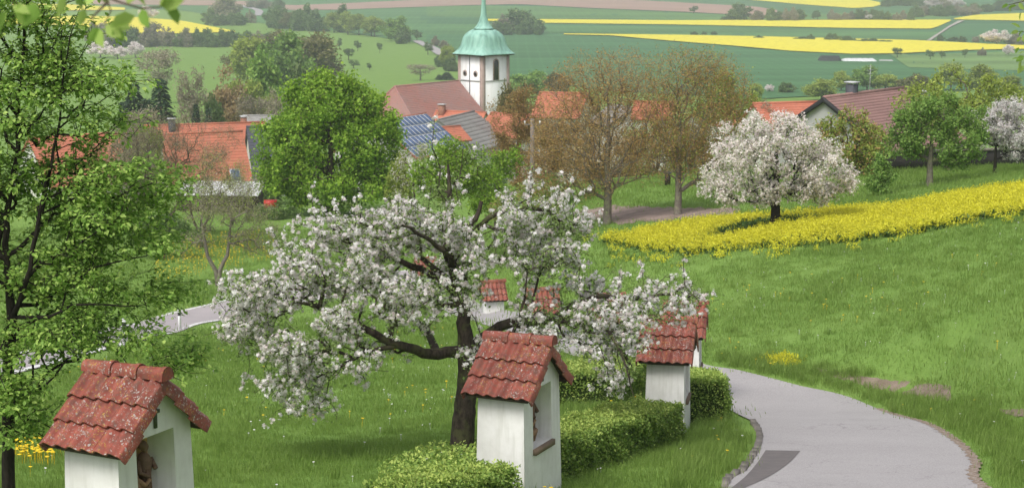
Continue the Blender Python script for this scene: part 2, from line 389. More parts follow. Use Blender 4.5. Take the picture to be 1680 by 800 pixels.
    M['leaf_hedge'] = L('leaf_hedge', [(0.167, 0.286, 0.058), (0.316, 0.450, 0.095), (0.599, 0.711, 0.184)], 0.3)
    M['leaf_bright'] = L('leaf_bright', [(0.153, 0.296, 0.031), (0.262, 0.436, 0.047), (0.415, 0.594, 0.077)], 0.35)
    M['leaf_green'] = L('leaf_green', [(0.132, 0.247, 0.056), (0.215, 0.354, 0.077), (0.336, 0.472, 0.115)], 0.3)
    M['leaf_olive'] = L('leaf_olive', [(0.208, 0.284, 0.056), (0.323, 0.398, 0.085), (0.455, 0.531, 0.114)], 0.35)
    M['leaf_brown'] = L('leaf_brown', [(0.320, 0.194, 0.079), (0.470, 0.296, 0.124), (0.452, 0.353, 0.124)], 0.35)
    M['leaf_rust'] = L('leaf_rust', [(0.314, 0.225, 0.109), (0.424, 0.312, 0.154), (0.345, 0.295, 0.182)], 0.3)
    M['leaf_grey'] = L('leaf_grey', [(0.281, 0.239, 0.181), (0.380, 0.330, 0.239), (0.330, 0.346, 0.198)], 0.3)
    M['leaf_dark'] = L('leaf_dark', [(0.021, 0.047, 0.021), (0.032, 0.068, 0.029), (0.047, 0.089, 0.037)], 0.15)
    M['leaf_bush'] = L('leaf_bush', [(0.085, 0.161, 0.047), (0.143, 0.228, 0.067), (0.228, 0.284, 0.114)], 0.25)
    M['petal'] = L('petal', [(0.84, 0.72, 0.72), (0.90, 0.86, 0.85), (0.91, 0.89, 0.87), (0.94, 0.93, 0.92)], 0.35, 0.7)
    M['petal_pink'] = L('petal_pink', [(0.76, 0.65, 0.63), (0.86, 0.80, 0.78), (0.90, 0.87, 0.85)], 0.35, 0.7)
    M['leaf_oak'] = L('leaf_oak', [(0.15, 0.16, 0.06), (0.21, 0.20, 0.08), (0.27, 0.25, 0.11)], 0.3)
build_materials()

# ---------------------------------------------------------------- mesh helpers
class MB:
    """vertices, polygons and one number per polygon, gathered as arrays"""
    def __init__(s): s.v = []; s.f = []; s.r = []; s.n = 0
    def add(s, v, f, rnd=0.5):
        v = np.asarray(v, float).reshape(-1, 3)
        groups = f if isinstance(f, list) and len(f) and isinstance(f[0], np.ndarray) else None
        if groups is None:
            by = {}
            for q in f: by.setdefault(len(q), []).append(q)
            groups = [np.array(g) for g in by.values()]
        for g in groups:
            if len(g) == 0: continue
            s.f.append(g + s.n)
            r = rnd if isinstance(rnd, np.ndarray) and len(rnd) == len(g) else np.full(len(g), float(np.mean(rnd)))
            s.r.append(r)
        s.v.append(v); s.n += len(v)
    def mesh(s, name, mat, smooth=False):
        me = bpy.data.meshes.new(name)
        V = np.concatenate(s.v) if s.v else np.zeros((0, 3))
        me.vertices.add(len(V)); me.vertices.foreach_set('co', V.astype(np.float32).ravel())
        tot = np.concatenate([np.full(len(g), g.shape[1]) for g in s.f]); loops = np.concatenate([g.ravel() for g in s.f])
        me.loops.add(len(loops)); me.loops.foreach_set('vertex_index', loops.astype(np.int32))
        me.polygons.add(len(tot)); st = np.concatenate([[0], np.cumsum(tot)[:-1]])
        me.polygons.foreach_set('loop_start', st.astype(np.int32)); me.polygons.foreach_set('loop_total', tot.astype(np.int32))
        if smooth: me.polygons.foreach_set('use_smooth', np.ones(len(tot), bool))
        a = me.attributes.new('rnd', 'FLOAT', 'FACE'); a.data.foreach_set('value', np.concatenate(s.r).astype(np.float32))
        if mat: me.materials.append(mat)
        me.update(calc_edges=True)
        return me
    def box(s, a, b, rnd=0.5):
        (x0, y0, z0), (x1, y1, z1) = a, b
        s.add([(x0, y0, z0), (x1, y0, z0), (x1, y1, z0), (x0, y1, z0), (x0, y0, z1), (x1, y0, z1), (x1, y1, z1), (x0, y1, z1)],
              [(0, 3, 2, 1), (4, 5, 6, 7), (0, 1, 5, 4), (1, 2, 6, 5), (2, 3, 7, 6), (3, 0, 4, 7)], rnd)
        return s
    def prism(s, poly, y0, y1):
        """polygon in x,z extruded along y"""
        n = len(poly)
        v = [(x, y0, z) for x, z in poly] + [(x, y1, z) for x, z in poly]
        f = [tuple(range(n))[::-1], tuple(range(n, 2 * n))] + [(i, (i + 1) % n, n + (i + 1) % n, n + i) for i in range(n)]
        s.add(v, f); return s
    def tube(s, pts, rad, n=8, cap=True):
        pts = [Vector(p) for p in pts]
        if not hasattr(rad, '__len__'): rad = [rad] * len(pts)
        vs = []; fs = []
        for i, p in enumerate(pts):
            d = (pts[min(i + 1, len(pts) - 1)] - pts[max(i - 1, 0)]).normalized()
            u = d.cross(Vector((0.12, 0.97, 0.2))).normalized(); w_ = d.cross(u)
            for k in range(n):
                a = 2 * math.pi * k / n
                vs.append(p + (u * math.cos(a) + w_ * math.sin(a)) * rad[i])
        for i in range(len(pts) - 1):
            for k in range(n):
                fs.append((i * n + k, i * n + (k + 1) % n, (i + 1) * n + (k + 1) % n, (i + 1) * n + k))
        if cap: fs += [tuple(range(n))[::-1], tuple(range((len(pts) - 1) * n, len(pts) * n))]
        s.add([tuple(v) for v in vs], fs); return s
    def xform(s, mtx):
        m = np.array(mtx); s.v = [v @ m[:3, :3].T + m[:3, 3] for v in s.v]; return s

def link(name, me, parent=None, loc=None, rot=None, kind=None, label=None):
    o = bpy.data.objects.new(name, me); C.objects.link(o)
    if parent: o.parent = parent
    if loc is not None: o.location = loc
    if rot is not None: o.rotation_euler = rot
    if kind: o['kind'] = kind
    if label: o['label'] = label
    return o

def part(name, mb, mat, parent, kind=None, smooth=False, label=None, loc=None, rot=None):
    return link(name, mb.mesh(name, mat, smooth), parent, loc, rot, kind, label)

def tag(o, label, cat, group=None, kind=None):
    o['label'] = label; o['category'] = cat
    if group: o['group'] = group
    if kind: o['kind'] = kind
    return o

def thing(name, label, cat, loc, rz=0.0, group=None):
    o = bpy.data.objects.new(name, None); C.objects.link(o)
    o.empty_display_size = 0.3; o.location = loc; o.rotation_euler = (0, 0, rz)
    return tag(o, label, cat, group)

def dup(root, label, loc, rz=0.0, scale=(1, 1, 1), group=None):
    r = root.copy(); C.objects.link(r); r.location = loc; r.rotation_euler = (0, 0, rz); r.scale = scale
    r['label'] = label
    if group: r['group'] = group
    for ch in list(root.children):
        c = ch.copy(); C.objects.link(c); c.parent = r
        for g in list(ch.children):
            d = g.copy(); C.objects.link(d); d.parent = c
    return r

def rotmats(d, roll):
    """frames whose local +X is d; roll turns about it"""
    d = d / np.linalg.norm(d, axis=1, keepdims=True)
    up = np.tile([0.0, 0, 1.0], (len(d), 1)); up[np.abs(d[:, 2]) > 0.95] = [1, 0, 0]
    y = np.cross(up, d); y /= np.linalg.norm(y, axis=1, keepdims=True)
    z = np.cross(d, y)
    c, s = np.cos(roll)[:, None], np.sin(roll)[:, None]
    y2 = y * c + z * s; z2 = -y * s + z * c
    return np.stack([d, y2, z2], axis=2)

def stamp(mb, tv, tf, pos, rot, scl, rnd):
    tv = np.asarray(tv, float); n = len(pos)
    scl = np.asarray(scl, float)
    if scl.ndim == 1: scl = scl[:, None]
    v = np.einsum('nij,nkj->nki', rot, tv[None] * scl[:, None, :]) + pos[:, None, :]
    base = (np.arange(n) * len(tv))[:, None, None]
    by = {}
    for q in tf: by.setdefault(len(q), []).append(q)
    V = v.reshape(-1, 3)
    for g in by.values():
        g = np.array(g)
        mb.f.append((g[None] + base).reshape(-1, g.shape[1]) + mb.n)
        mb.r.append(np.repeat(rnd, len(g)))
    mb.v.append(V); mb.n += len(V)

LEAF2 = ([(0, 0, 0), (.5, .3, .08), (1, 0, -.05), (.5, -.3, .08)], [(0, 2, 1), (0, 3, 2)])
LEAF6 = ([(0, 0, 0), (.3, .30, .06), (.68, .26, .05), (1, 0, -.12), (.68, -.26, .05), (.3, -.30, .06), (.35, 0, -.02), (.7, 0, -.06)],
         [(0, 6, 1), (1, 6, 7, 2), (2, 7, 3), (0, 5, 6), (5, 4, 7, 6), (4, 3, 7)])
def _flower(k=5, cup=0.25):
    v = [(0, 0, 0)]; f = []
    for i in range(k):
        a = 2 * math.pi * i / k
        for da, r, z in ((-.5, .55, cup * .55), (0, 1.0, cup), (.5, .55, cup * .55)):
            v.append((math.cos(a + da) * r, math.sin(a + da) * r, z))
        f.append((0, 1 + 3 * i, 2 + 3 * i, 3 + 3 * i))
    return v, f
FLOWER = _flower()
CARD = ([(-.5, -.42, 0), (.1, -.5, .12), (.5, .1, 0), (-.05, .5, .1)], [(0, 1, 2, 3)])

def rand_dirs(n, up=0.0):
    d = rng.normal(size=(n, 3)); d /= np.linalg.norm(d, axis=1, keepdims=True)
    d[:, 2] += up; return d / np.linalg.norm(d, axis=1, keepdims=True)

# ---------------------------------------------------------------- tree skeleton (balanced spanning tree over points in the crown)
def grow(limbs, pts, bf=0.35):
    """limbs: list of (polyline points, radii, index into earlier nodes or None). returns pos, parent, rad0"""
    P = []; par = []; rad = []; pl = []
    for pl_pts, rads, root in limbs:
        prev = root
        for i, p in enumerate(pl_pts):
            p = np.array(p, float)
            if prev is None:
                par.append(-1); pl.append(0.0)
            else:
                par.append(prev); pl.append(pl[prev] + np.linalg.norm(p - P[prev]))
            P.append(p); rad.append(rads[i]); prev = len(P) - 1
    n0 = len(P); pts = np.asarray(pts, float); n = len(pts)
    if n == 0: return np.array(P), np.array(par), np.array(rad), n0
    can = [i for i in range(n0) if not (par[i] == -1 and n0 > 1)]
    cand = np.array([P[i] for i in can]); cpl = np.array([pl[i] for i in can])
    D = np.linalg.norm(pts[:, None] - cand[None], axis=2)
    cost = D + bf * cpl[None]
    bi = cost.argmin(1); best = cost[np.arange(n), bi]; bp = np.array(can)[bi]
    bestd = D[np.arange(n), bi]
    P2 = np.zeros((n0 + n, 3)); P2[:n0] = P; k = n0; pl = pl + [0.0] * n
    alive = np.ones(n, bool)
    for _ in range(n):
        i = int(np.argmin(np.where(alive, best, 1e9)))
        alive[i] = False; P2[k] = pts[i]; par.append(int(bp[i])); rad.append(0.0)
        pl[k] = pl[bp[i]] + bestd[i]
        d = np.linalg.norm(pts - pts[i], axis=1); c = d + bf * pl[k]
        u = alive & (c < best); best[u] = c[u]; bp[u] = k; bestd[u] = d[u]; k += 1
    return P2, np.array(par), np.array(rad), n0

def skeleton_mesh(mb, P, par, rad, n0, rtip, rmax, sides=6, power=0.45):
    n = len(P); cnt = np.ones(n)
    for i in range(n - 1, -1, -1):
        if par[i] >= 0: cnt[par[i]] += cnt[i]
    r = np.maximum(rtip * cnt ** power, rad * 1.0)
    fixed = rad > 0
    r[~fixed] = np.minimum(r[~fixed], rmax)
    r[fixed] = rad[fixed]
    for i in range(n):
        if par[i] >= 0 and r[i] > r[par[i]] * 0.95 and not fixed[i]: r[i] = r[par[i]] * 0.9
    main = np.full(n, -1)
    for i in range(n):
        p = par[i]
        if p >= 0 and (main[p] < 0 or r[i] > r[main[p]]): main[p] = i
    d = np.zeros((n, 3))
    for i in range(n):
        a = P[i] - P[par[i]] if par[i] >= 0 else np.zeros(3)
        b = P[main[i]] - P[i] if main[i] >= 0 else np.zeros(3)
        q = a / (np.linalg.norm(a) + 1e-9) + b / (np.linalg.norm(b) + 1e-9)
        d[i] = q / (np.linalg.norm(q) + 1e-9)
    ch = np.nonzero(par >= 0)[0]; pa = par[ch]
    dp = np.where((main[pa] == ch)[:, None], d[pa], P[ch] - P[pa])
    dp /= np.linalg.norm(dp, axis=1, keepdims=True) + 1e-9
    rp = np.where(main[pa] == ch, r[pa], np.minimum(r[pa], r[ch] * 1.25))
    big = np.maximum(rp, r[ch]) > 0.02
    ref = np.array([0.13, 0.97, 0.21])
    for sel, s in ((big, sides), (~big, 3)):
        if not sel.any(): continue
        c_ = ch[sel]; p_ = pa[sel]; k = np.arange(s) * 2 * np.pi / s
        def ring(pos, dr, rr):
            u = np.cross(dr, ref); u /= np.linalg.norm(u, axis=1, keepdims=True) + 1e-9; w_ = np.cross(dr, u)
            return pos[:, None] + (u[:, None] * np.cos(k)[None, :, None] + w_[:, None] * np.sin(k)[None, :, None]) * rr[:, None, None]
        A = ring(P[p_], dp[sel], rp[sel]); B = ring(P[c_], d[c_], r[c_])
        V = np.concatenate([A, B], axis=1).reshape(-1, 3)
        f = np.array([[j, (j + 1) % s, s + (j + 1) % s, s + j] for j in range(s)])
        F = (f[None] + (np.arange(len(c_)) * 2 * s)[:, None, None]).reshape(-1, 4)
        mb.add(V, [F], 0.5)
    return r

def blob_points(blobs, n, shell=0.55):
    """blobs: (cx,cy,cz,rx,ry,rz); points in their union, denser outside"""
    vol = np.array([b[3] * b[4] * b[5] for b in blobs]) ** 0.8; vol /= vol.sum()
    out = []
    for b, m in zip(blobs, (vol * n).astype(int) + 1):
        d = rand_dirs(m); rr = rng.random(m) ** (1 / 3) * (1 - shell * 0.3) + shell * 0.3
        rr = np.minimum(rr * (1 + 0.12 * rng.normal(size=m)), 1.1)
        out.append(np.array(b[:3]) + d * rr[:, None] * np.array(b[3:]))
    return np.concatenate(out)

def clump_points(blobs, n, per, sig, shell=0.6):
    """points gathered in small sprays, the sprays spread through the crown: leaves gaps between"""
    c = blob_points(blobs, max(4, n // per), shell)
    k = rng.poisson(per, len(c)); q = np.repeat(c, k, axis=0)
    return q + rng.normal(size=q.shape) * np.array(sig)

def resample(pl, step, jit=0.0):
    pl = [np.array(p, float) for p in pl]; out = [pl[0]]
    for a, b in zip(pl[:-1], pl[1:]):
        k = max(1, int(np.linalg.norm(b - a) / step))
        for i in range(1, k + 1):
            q = a + (b - a) * i / k
            out.append(q + (rng.normal(size=len(a)) * jit if i < k else 0))
    return out

def put_leaves(mb, pts, per, spread, size, tmpl=LEAF2, droop=-0.2, flat=0.5, svar=0.3):
    n = len(pts) * per
    pos = np.repeat(pts, per, axis=0) + rng.normal(size=(n, 3)) * spread
    d = rand_dirs(n); d[:, 2] = d[:, 2] * (1 - flat) + droop
    rot = rotmats(d, rng.normal(size=n) * (1.4 - flat))
    stamp(mb, *tmpl, pos, rot, size * (1 + svar * rng.normal(size=n)).clip(0.4, 1.8), rng.random(n))

def put_cards(mb, pts, per, spread, size, tmpl=CARD):
    n = len(pts) * per
    pos = np.repeat(pts, per, axis=0) + rng.normal(size=(n, 3)) * spread
    rot = rotmats(rand_dirs(n, 0.2), rng.random(n) * 6.28)
    clump = np.repeat(rng.random(len(pts)), per)
    stamp(mb, *tmpl, pos, rot, size * (0.6 + 0.8 * rng.random(n)), (clump * 0.6 + rng.random(n) * 0.4))

def put_flowers(mb, pts, per, spread, size):
    n = len(pts) * per
    off = rand_dirs(n, 0.35); pos = np.repeat(pts, per, axis=0) + off * np.abs(rng.normal(size=(n, 1))) * spread
    rot = rotmats(off + rand_dirs(n, 0.15) * 0.6, rng.random(n) * 6.28)
    rot = np.stack([rot[:, :, 1], rot[:, :, 2], rot[:, :, 0]], axis=2)       # flower faces along d
    stamp(mb, *FLOWER, pos, rot, size * (0.7 + 0.6 * rng.random(n)), rng.random(n))

# ---------------------------------------------------------------- ground
def draped(name, nrow, ncol, fn, mat, kind='structure'):
    """fn(i01, j01) arrays -> x, y, z"""
    I, J = np.meshgrid(np.linspace(0, 1, nrow), np.linspace(0, 1, ncol), indexing='ij')
    x, y, z = fn(I.ravel(), J.ravel()); mb = MB()
    a = (np.arange(nrow - 1)[:, None] * ncol + np.arange(ncol - 1)[None]).ravel()
    mb.add(np.stack([x, y, z], 1), [np.stack([a, a + 1, a + ncol + 1, a + ncol], 1)])
    me = mb.mesh(name, mat, True)
    o = link(name, me); o['kind'] = kind
    return o

rowsY = np.concatenate([np.linspace(-15, 12, 28)[:-1], 12 * (3300 / 12) ** np.linspace(0, 1, 480)])
def _ground(i, j):
    y = np.interp(i, np.linspace(0, 1, len(rowsY)), rowsY); x = (j * 2 - 1) * 0.75 * np.maximum(y, 14)
    return x, y, hgt(x, y)
ground = draped('ground', len(rowsY), 240, _ground, M['grass'])
ground['label'] = 'green meadow slope falling to the village and the fields beyond'

def field(name, top, bot, mat, lift, label, nx=60, ny=6, skirt=False, wob=0.0):
    """a sheet lying on the ground between two outlines that run left to right"""
    top = np.array(top, float); bot = np.array(bot, float)
    x0, x1 = max(top[0, 0], bot[0, 0]), min(top[-1, 0], bot[-1, 0])
    nyy = ny + (2 if skirt else 0); V = np.zeros((nyy, nx, 3))
    for k, px in enumerate(np.linspace(x0, x1, nx)):
        a = np.interp(px, top[:, 0], top[:, 1]); b = np.interp(px, bot[:, 0], bot[:, 1])
        if wob:
            a += wob * (math.sin(px * 0.13) + math.sin(px * 0.37 + 1) + 0.5 * math.sin(px * 0.9)) * 0.6; b += wob * (math.sin(px * 0.11 + 2) + math.sin(px * 0.31) + 0.5 * math.sin(px * 0.8))
        for r in range(ny):
            f = r / (ny - 1); p = hit(px, b + (a - b) * f)
            V[r + (1 if skirt else 0), k] = (p.x, p.y, p.z + lift)
        if skirt:
            V[0, k] = V[1, k] - np.array([0, 0.02, lift + 0.2]); V[-1, k] = V[-2, k] - np.array([0, -0.02, lift + 0.2])
    mb = MB(); a = (np.arange(nyy - 1)[:, None] * nx + np.arange(nx - 1)[None]).ravel()
    mb.add(V.reshape(-1, 3), [np.stack([a, a + 1, a + nx + 1, a + nx], 1)])
    o = link(name, mb.mesh(name, mat, True)); o['kind'] = 'structure'; o['label'] = label
    return o

field('crop_field', [(690, -30), (2100, -30)], [(690, 72), (750, 100), (840, 128), (1000, 150), (1250, 163), (1500, 150), (2100, 135)], M['crop_a'], 0.25, 'blue-green crop field filling the plain behind the church tower', 90, 40)
field('crop_field', [(180, -30), (700, -30)], [(180, 14), (300, 18), (380, 30), (450, 42), (560, 52), (700, 74)], M['crop_b'], 0.28, 'green crop field on the far left beyond the hedgerows', 60, 16)
field('crop_field', [(700, 40), (1000, 44), (1540, 54)], [(700, 58), (930, 55), (1540, 66)], M['crop_b'], 0.4, 'green crop strip between the two long yellow fields', 60, 5)
field('crop_field', [(700, 10), (900, 12), (1250, 28), (1420, 22), (1560, 24)], [(700, 28), (900, 31), (1250, 33), (1560, 32)], M['crop_c'], 0.4, 'light green crop strip above the upper yellow field', 60, 5)
field('crop_field', [(1420, 60), (1490, 92), (1700, 84)], [(1420, 61), (1490, 112), (1700, 118)], M['crop_d'], 0.4, 'pale green strip with young trees below the big yellow field', 40, 5)
field('ploughed_field', [(400, 3), (480, 10), (600, 5), (700, 0), (1020, 0), (1130, 6), (1240, 12), (1275, 18)], [(400, 8), (480, 18), (560, 17), (760, 10), (850, 8), (960, 14), (1110, 20), (1240, 27), (1275, 27)], M['plough'], 0.6, 'long pinkish brown ploughed field at the top of the picture', 60, 5)
field('ploughed_field', [(150, -2), (420, 3)], [(150, 8), (420, 11)], M['plough'], 0.6, 'pinkish ploughed strip at the far left', 30, 4)
field('rape_field', [(1100, -12), (1300, -10), (1420, 0), (1450, 7)], [(1100, -8), (1240, 2), (1320, 9), (1400, 15), (1432, 13), (1450, 8)], M['rape'], 0.8, 'yellow rape field highest in the picture, beside the wood', 40, 5)
field('rape_field', [(800, 33), (860, 33), (1100, 35), (1560, 34)], [(800, 36), (860, 39), (1100, 42), (1400, 48), (1530, 49), (1560, 36)], M['rape'], 0.8, 'long thin yellow rape field ending at the farm track', 70, 5)
field('rape_field', [(925, 57), (1100, 59), (1260, 62), (1500, 68), (1640, 75), (1760, 79)], [(925, 58.5), (1000, 60), (1100, 69), (1200, 77), (1300, 86), (1400, 91), (1470, 90), (1600, 84), (1760, 81)], M['rape'], 0.8, 'widest yellow rape field, running behind the walnut tops', 80, 6)
field('rape_field', [(1565, 32), (1600, 26), (1680, 23), (1950, 20)], [(1565, 33.5), (1680, 36), (1950, 36)], M['rape'], 0.8, 'yellow rape field right of the farm track', 30, 4)
field('rape_field', [(-200, 26), (40, 28), (150, 28), (230, 30), (300, 36), (386, 53)], [(-200, 40), (40, 42), (130, 43), (180, 57), (250, 58), (386, 54.5)], M['rape'], 0.8, 'yellow rape field at the left above the bush row', 60, 6)
field('rape_field', [(20, 8), (100, 8), (205, 14)], [(20, 18), (100, 19), (205, 18)], M['rape'], 0.8, 'small yellow rape field in the top left corner', 30, 4)

def strip(name, pairs, mat, lift, label, n=12, sub=8, kind='structure'):
    """road-like sheet from left/right edge points (world), smoothed"""
    Lp = np.array([(p[0][0], p[0][1]) for p in pairs]); Rp = np.array([(p[1][0], p[1][1]) for p in pairs])
    t = np.arange(len(pairs)); ts = np.linspace(0, len(pairs) - 1, (len(pairs) - 1) * sub + 1)
    def cat(P_):
        Pp = np.vstack([2 * P_[0] - P_[1], P_, 2 * P_[-1] - P_[-2]]); out = []
        for s in ts:
            i = min(int(s), len(P_) - 2); u = s - i; p0, p1, p2, p3 = Pp[i:i + 4]
            out.append(0.5 * ((2 * p1) + (-p0 + p2) * u + (2 * p0 - 5 * p1 + 4 * p2 - p3) * u**2 + (-p0 + 3 * p1 - 3 * p2 + p3) * u**3))
        return np.array(out)
    A, B = cat(Lp), cat(Rp); V = []
    for k in range(n):
        q = A + (B - A) * k / (n - 1); V.append(np.column_stack([q, hgt(q[:, 0], q[:, 1]) + lift]))
    V = np.stack(V, 1); nr, nc = V.shape[:2]; mb = MB()
    a = (np.arange(nr - 1)[:, None] * nc + np.arange(nc - 1)[None]).ravel()
    mb.add(V.reshape(-1, 3), [np.stack([a, a + 1, a + nc + 1, a + nc], 1)])
    o = link(name, mb.mesh(name, mat, True)); o['kind'] = kind; o['label'] = label
    return o, V[:, 0], V[:, -1]

def hp(px, py): p = hit(px, py); return (p.x, p.y)
road_pairs = [((0.2, 2), (4.6, 1)), ((0.6, 8), (5.2, 8)), ((1.9, 16), (6.3, 16)), (hp(1195, 800), OUTER[0]), (hp(1226, 772), OUTER[1]), (hp(1248, 735), OUTER[2]),
              (hp(1250, 712), OUTER[3]), (hp(1236, 693), OUTER[4]), (hp(1190, 668), OUTER[5]), (hp(1150, 652), OUTER[6]),
              (hp(1085, 632), hp(1140, 592)), (hp(1000, 605), hp(1050, 570)), (hp(900, 570), hp(950, 545)), (hp(800, 535), hp(850, 512)), (hp(720, 505), hp(760, 480))]
road, rl, rr_ = strip('road', road_pairs, M['asphalt'], 0.03, 'grey asphalt lane curving down past the shrines')
strip('asphalt_patch', [(hp(1196, 806), hp(1215, 806)), (hp(1222, 785), hp(1262, 784)), (hp(1242, 762), hp(1294, 762)), (hp(1256, 741), hp(1313, 742))], M['asphalt_dark'], 0.036, 'darker repaired asphalt at the inner edge of the bend', 4, 6)
low_pairs = [(hp(px, 545 + (290 - px) * 0.26), hp(px, 511 + (290 - px) * 0.26)) for px in range(-100, 301, 50)] + [(hp(370, 525), hp(370, 492)), (hp(480, 500), hp(480, 468)), (hp(580, 482), hp(580, 452)), (hp(680, 468), hp(680, 442)), (hp(760, 460), hp(760, 437))]
lroad, ll, lr = strip('road', low_pairs, M['road_far'], 0.03, 'lower road crossing the meadow behind the left tree', 6, 6)
def line_of(name, E, w_, off, mat, label, lift=0.036, ragged=0.0):
    E = np.asarray(E); d = np.gradient(E[:, :2], axis=0); nrm = np.stack([-d[:, 1], d[:, 0]], 1); nrm /= np.linalg.norm(nrm, axis=1, keepdims=True)
    V = []
    for o_ in (off, off + w_):
        if ragged: E = np.asarray(E); o_ = o_ * (1 + ragged * (np.sin(np.arange(len(E)) * 1.3) + np.sin(np.arange(len(E)) * 2.9 + 1) + rng.normal(size=len(E)) * .4))[:, None]
        q = E[:, :2] + nrm * o_; V.append(np.column_stack([q, hgt(q[:, 0], q[:, 1]) + lift]))
    V = np.stack(V, 1); nr = len(E); mb = MB(); a = np.arange(nr - 1) * 2
    mb.add(V.reshape(-1, 3), [np.stack([a, a + 1, a + 3, a + 2], 1)])
    o = link(name, mb.mesh(name, mat)); o['kind'] = 'structure'; o['label'] = label; return o
line_of('road_marking', ll, 0.28, 0.05, M['white_paint'], 'white line on the near edge of the lower road')
line_of('road_marking', lr, 0.22, -0.3, M['white_paint'], 'white line on the far edge of the lower road')
strip('road', [(hp(676, 68), hp(690, 68)), (hp(700, 80), hp(716, 79)), (hp(722, 95), hp(746, 95))], M['road_far'], 0.5, 'short bit of far road coming down behind the church', 3, 4)
strip('road', [(hp(418, 27), hp(428, 27)), (hp(417, 18), hp(430, 18)), (hp(396, 12), hp(398, 10))], M['road_far'], 0.7, 'far road bend between the hedgerows at the top left', 3, 4)
strip('path', [(hp(1520, 69), hp(1527, 69)), (hp(1553, 47), hp(1558, 47)), (hp(1572, 36), hp(1583, 35))], M['gravel'], 0.9, 'pale farm track between the yellow fields', 3, 4)
field('soil_patch', [(950, 346), (1000, 337), (1100, 341), (1215, 342)], [(950, 352), (1000, 368), (1100, 362), (1215, 350)], M['tilled'], 0.02, 'bare brown soil under the two walnut trees', 50, 8, wob=1.5)

# ---------------------------------------------------------------- scatter helper (uncountable ground cover only)
def scatter(name, pts, protos, smin, smax, label, parent=None, kind='stuff', sc_attr=None):
    me = bpy.data.meshes.new(name); me.vertices.add(len(pts)); me.vertices.foreach_set('co', np.asarray(pts, np.float32).ravel())
    s = rng.uniform(smin, smax, len(pts)) if sc_attr is None else sc_attr * rng.uniform(smin, smax, len(pts))
    a = me.attributes.new('scl', 'FLOAT', 'POINT'); a.data.foreach_set('value', s.astype(np.float32))
    rot = np.stack([rng.normal(size=len(pts)) * 0.08, rng.normal(size=len(pts)) * 0.08, rng.random(len(pts)) * 6.28], 1)
    a = me.attributes.new('rot', 'FLOAT_VECTOR', 'POINT'); a.data.foreach_set('vector', rot.astype(np.float32).ravel())
    o = link(name, me, parent); o['kind'] = kind; o['label'] = label
    ng = bpy.data.node_groups.new(name, 'GeometryNodeTree')
    ng.interface.new_socket('Geometry', in_out='INPUT', socket_type='NodeSocketGeometry'); ng.interface.new_socket('Geometry', in_out='OUTPUT', socket_type='NodeSocketGeometry')
    gi = ng.nodes.new('NodeGroupInput'); go = ng.nodes.new('NodeGroupOutput')
    mp = ng.nodes.new('GeometryNodeMeshToPoints'); ip = ng.nodes.new('GeometryNodeInstanceOnPoints')
    jn = ng.nodes.new('GeometryNodeJoinGeometry')
    for p in protos[::-1]:
        oi = ng.nodes.new('GeometryNodeObjectInfo'); oi.inputs['Object'].default_value = p; oi.inputs['As Instance'].default_value = True
        ng.links.new(oi.outputs['Geometry'], jn.inputs[0])
    na = ng.nodes.new('GeometryNodeInputNamedAttribute'); na.data_type = 'FLOAT'; na.inputs['Name'].default_value = 'scl'
    nr = ng.nodes.new('GeometryNodeInputNamedAttribute'); nr.data_type = 'FLOAT_VECTOR'; nr.inputs['Name'].default_value = 'rot'
    L_ = ng.links.new
    L_(gi.outputs[0], ip.inputs['Points']); L_(jn.outputs[0], ip.inputs['Instance']); ip.inputs['Pick Instance'].default_value = True
    L_(nr.outputs[0], ip.inputs['Rotation']); L_(na.outputs[0], ip.inputs['Scale']); L_(ip.outputs[0], go.inputs[0])
    ng.nodes.remove(mp)
    md = o.modifiers.new('scatter', 'NODES'); md.node_group = ng
    return o

def proto(name, mb, mats):
    me = mb.mesh(name, mats); return bpy.data.objects.new(name, me)       # never linked: only a source for the scatter

BLADE = ([(-.5, 0, 0), (.5, 0, 0), (.32, .22, .6), (-.2, .2, .6), (.05, .6, 1)], [(0, 1, 2, 3), (3, 2, 4)])
def tuft(n, rad, h, wd):
    mb = MB(); pos = np.column_stack([rng.normal(size=(n, 2)) * rad, np.zeros(n)])
    a = rng.random(n) * 6.28; c, s = np.cos(a), np.sin(a); z = np.zeros(n); o = np.ones(n)
    rot = np.stack([np.stack([c, -s, z], 1), np.stack([s, c, z], 1), np.stack([z, z, o], 1)], 1)
    hh = h * (0.5 + 0.8 * rng.random(n))
    stamp(mb, *BLADE, pos, rot, np.stack([np.full(n, wd), hh * 0.6, hh], 1), rng.random(n))
    return mb
tufts = [proto('grass_tuft', tuft(56, 0.14, 0.085, 0.0075), M['blade']) for _ in range(3)]
tufts_far = [proto('grass_tuft', tuft(52, 0.28, 0.10, 0.016), M['blade']) for _ in range(3)]

# road test for the scatters
_rv = [(np.array(rl)[:, :2], np.array(rr_)[:, :2]), (np.array(ll)[:, :2], np.array(lr)[:, :2])]
def on_road(x, y):
    out = np.zeros(len(x), bool)
    E_ = np.array(rl)[24:90, :2]
    for k_, q in enumerate(E_): out |= (x - q[0])**2 + (y - q[1])**2 < (0.27 if k_ < 26 else 0.55)**2
    for q in np.array(rr_)[22:80, :2]: out |= (x - q[0])**2 + (y - q[1])**2 < 0.30**2
    for q in resample(list(np.array(ll)[:, :2]), 0.8): out |= (x - q[0])**2 + (y - q[1])**2 < 1.1**2
    for A, B in _rv:
        for i in range(len(A) - 1):
            for q in ([A[i], B[i], B[i + 1]], [A[i], B[i + 1], A[i + 1]], [A[i], B[i], A[i + 1]], [B[i], B[i + 1], A[i + 1]]):
                s1 = np.ones(len(x), bool); s2 = s1.copy()
                for k in range(3):
                    a, b = q[k], q[(k + 1) % 3]; cr = (b[0] - a[0]) * (y - a[1]) - (b[1] - a[1]) * (x - a[0])
                    s1 &= cr >= 0; s2 &= cr <= 0
                out |= s1 | s2
    return out

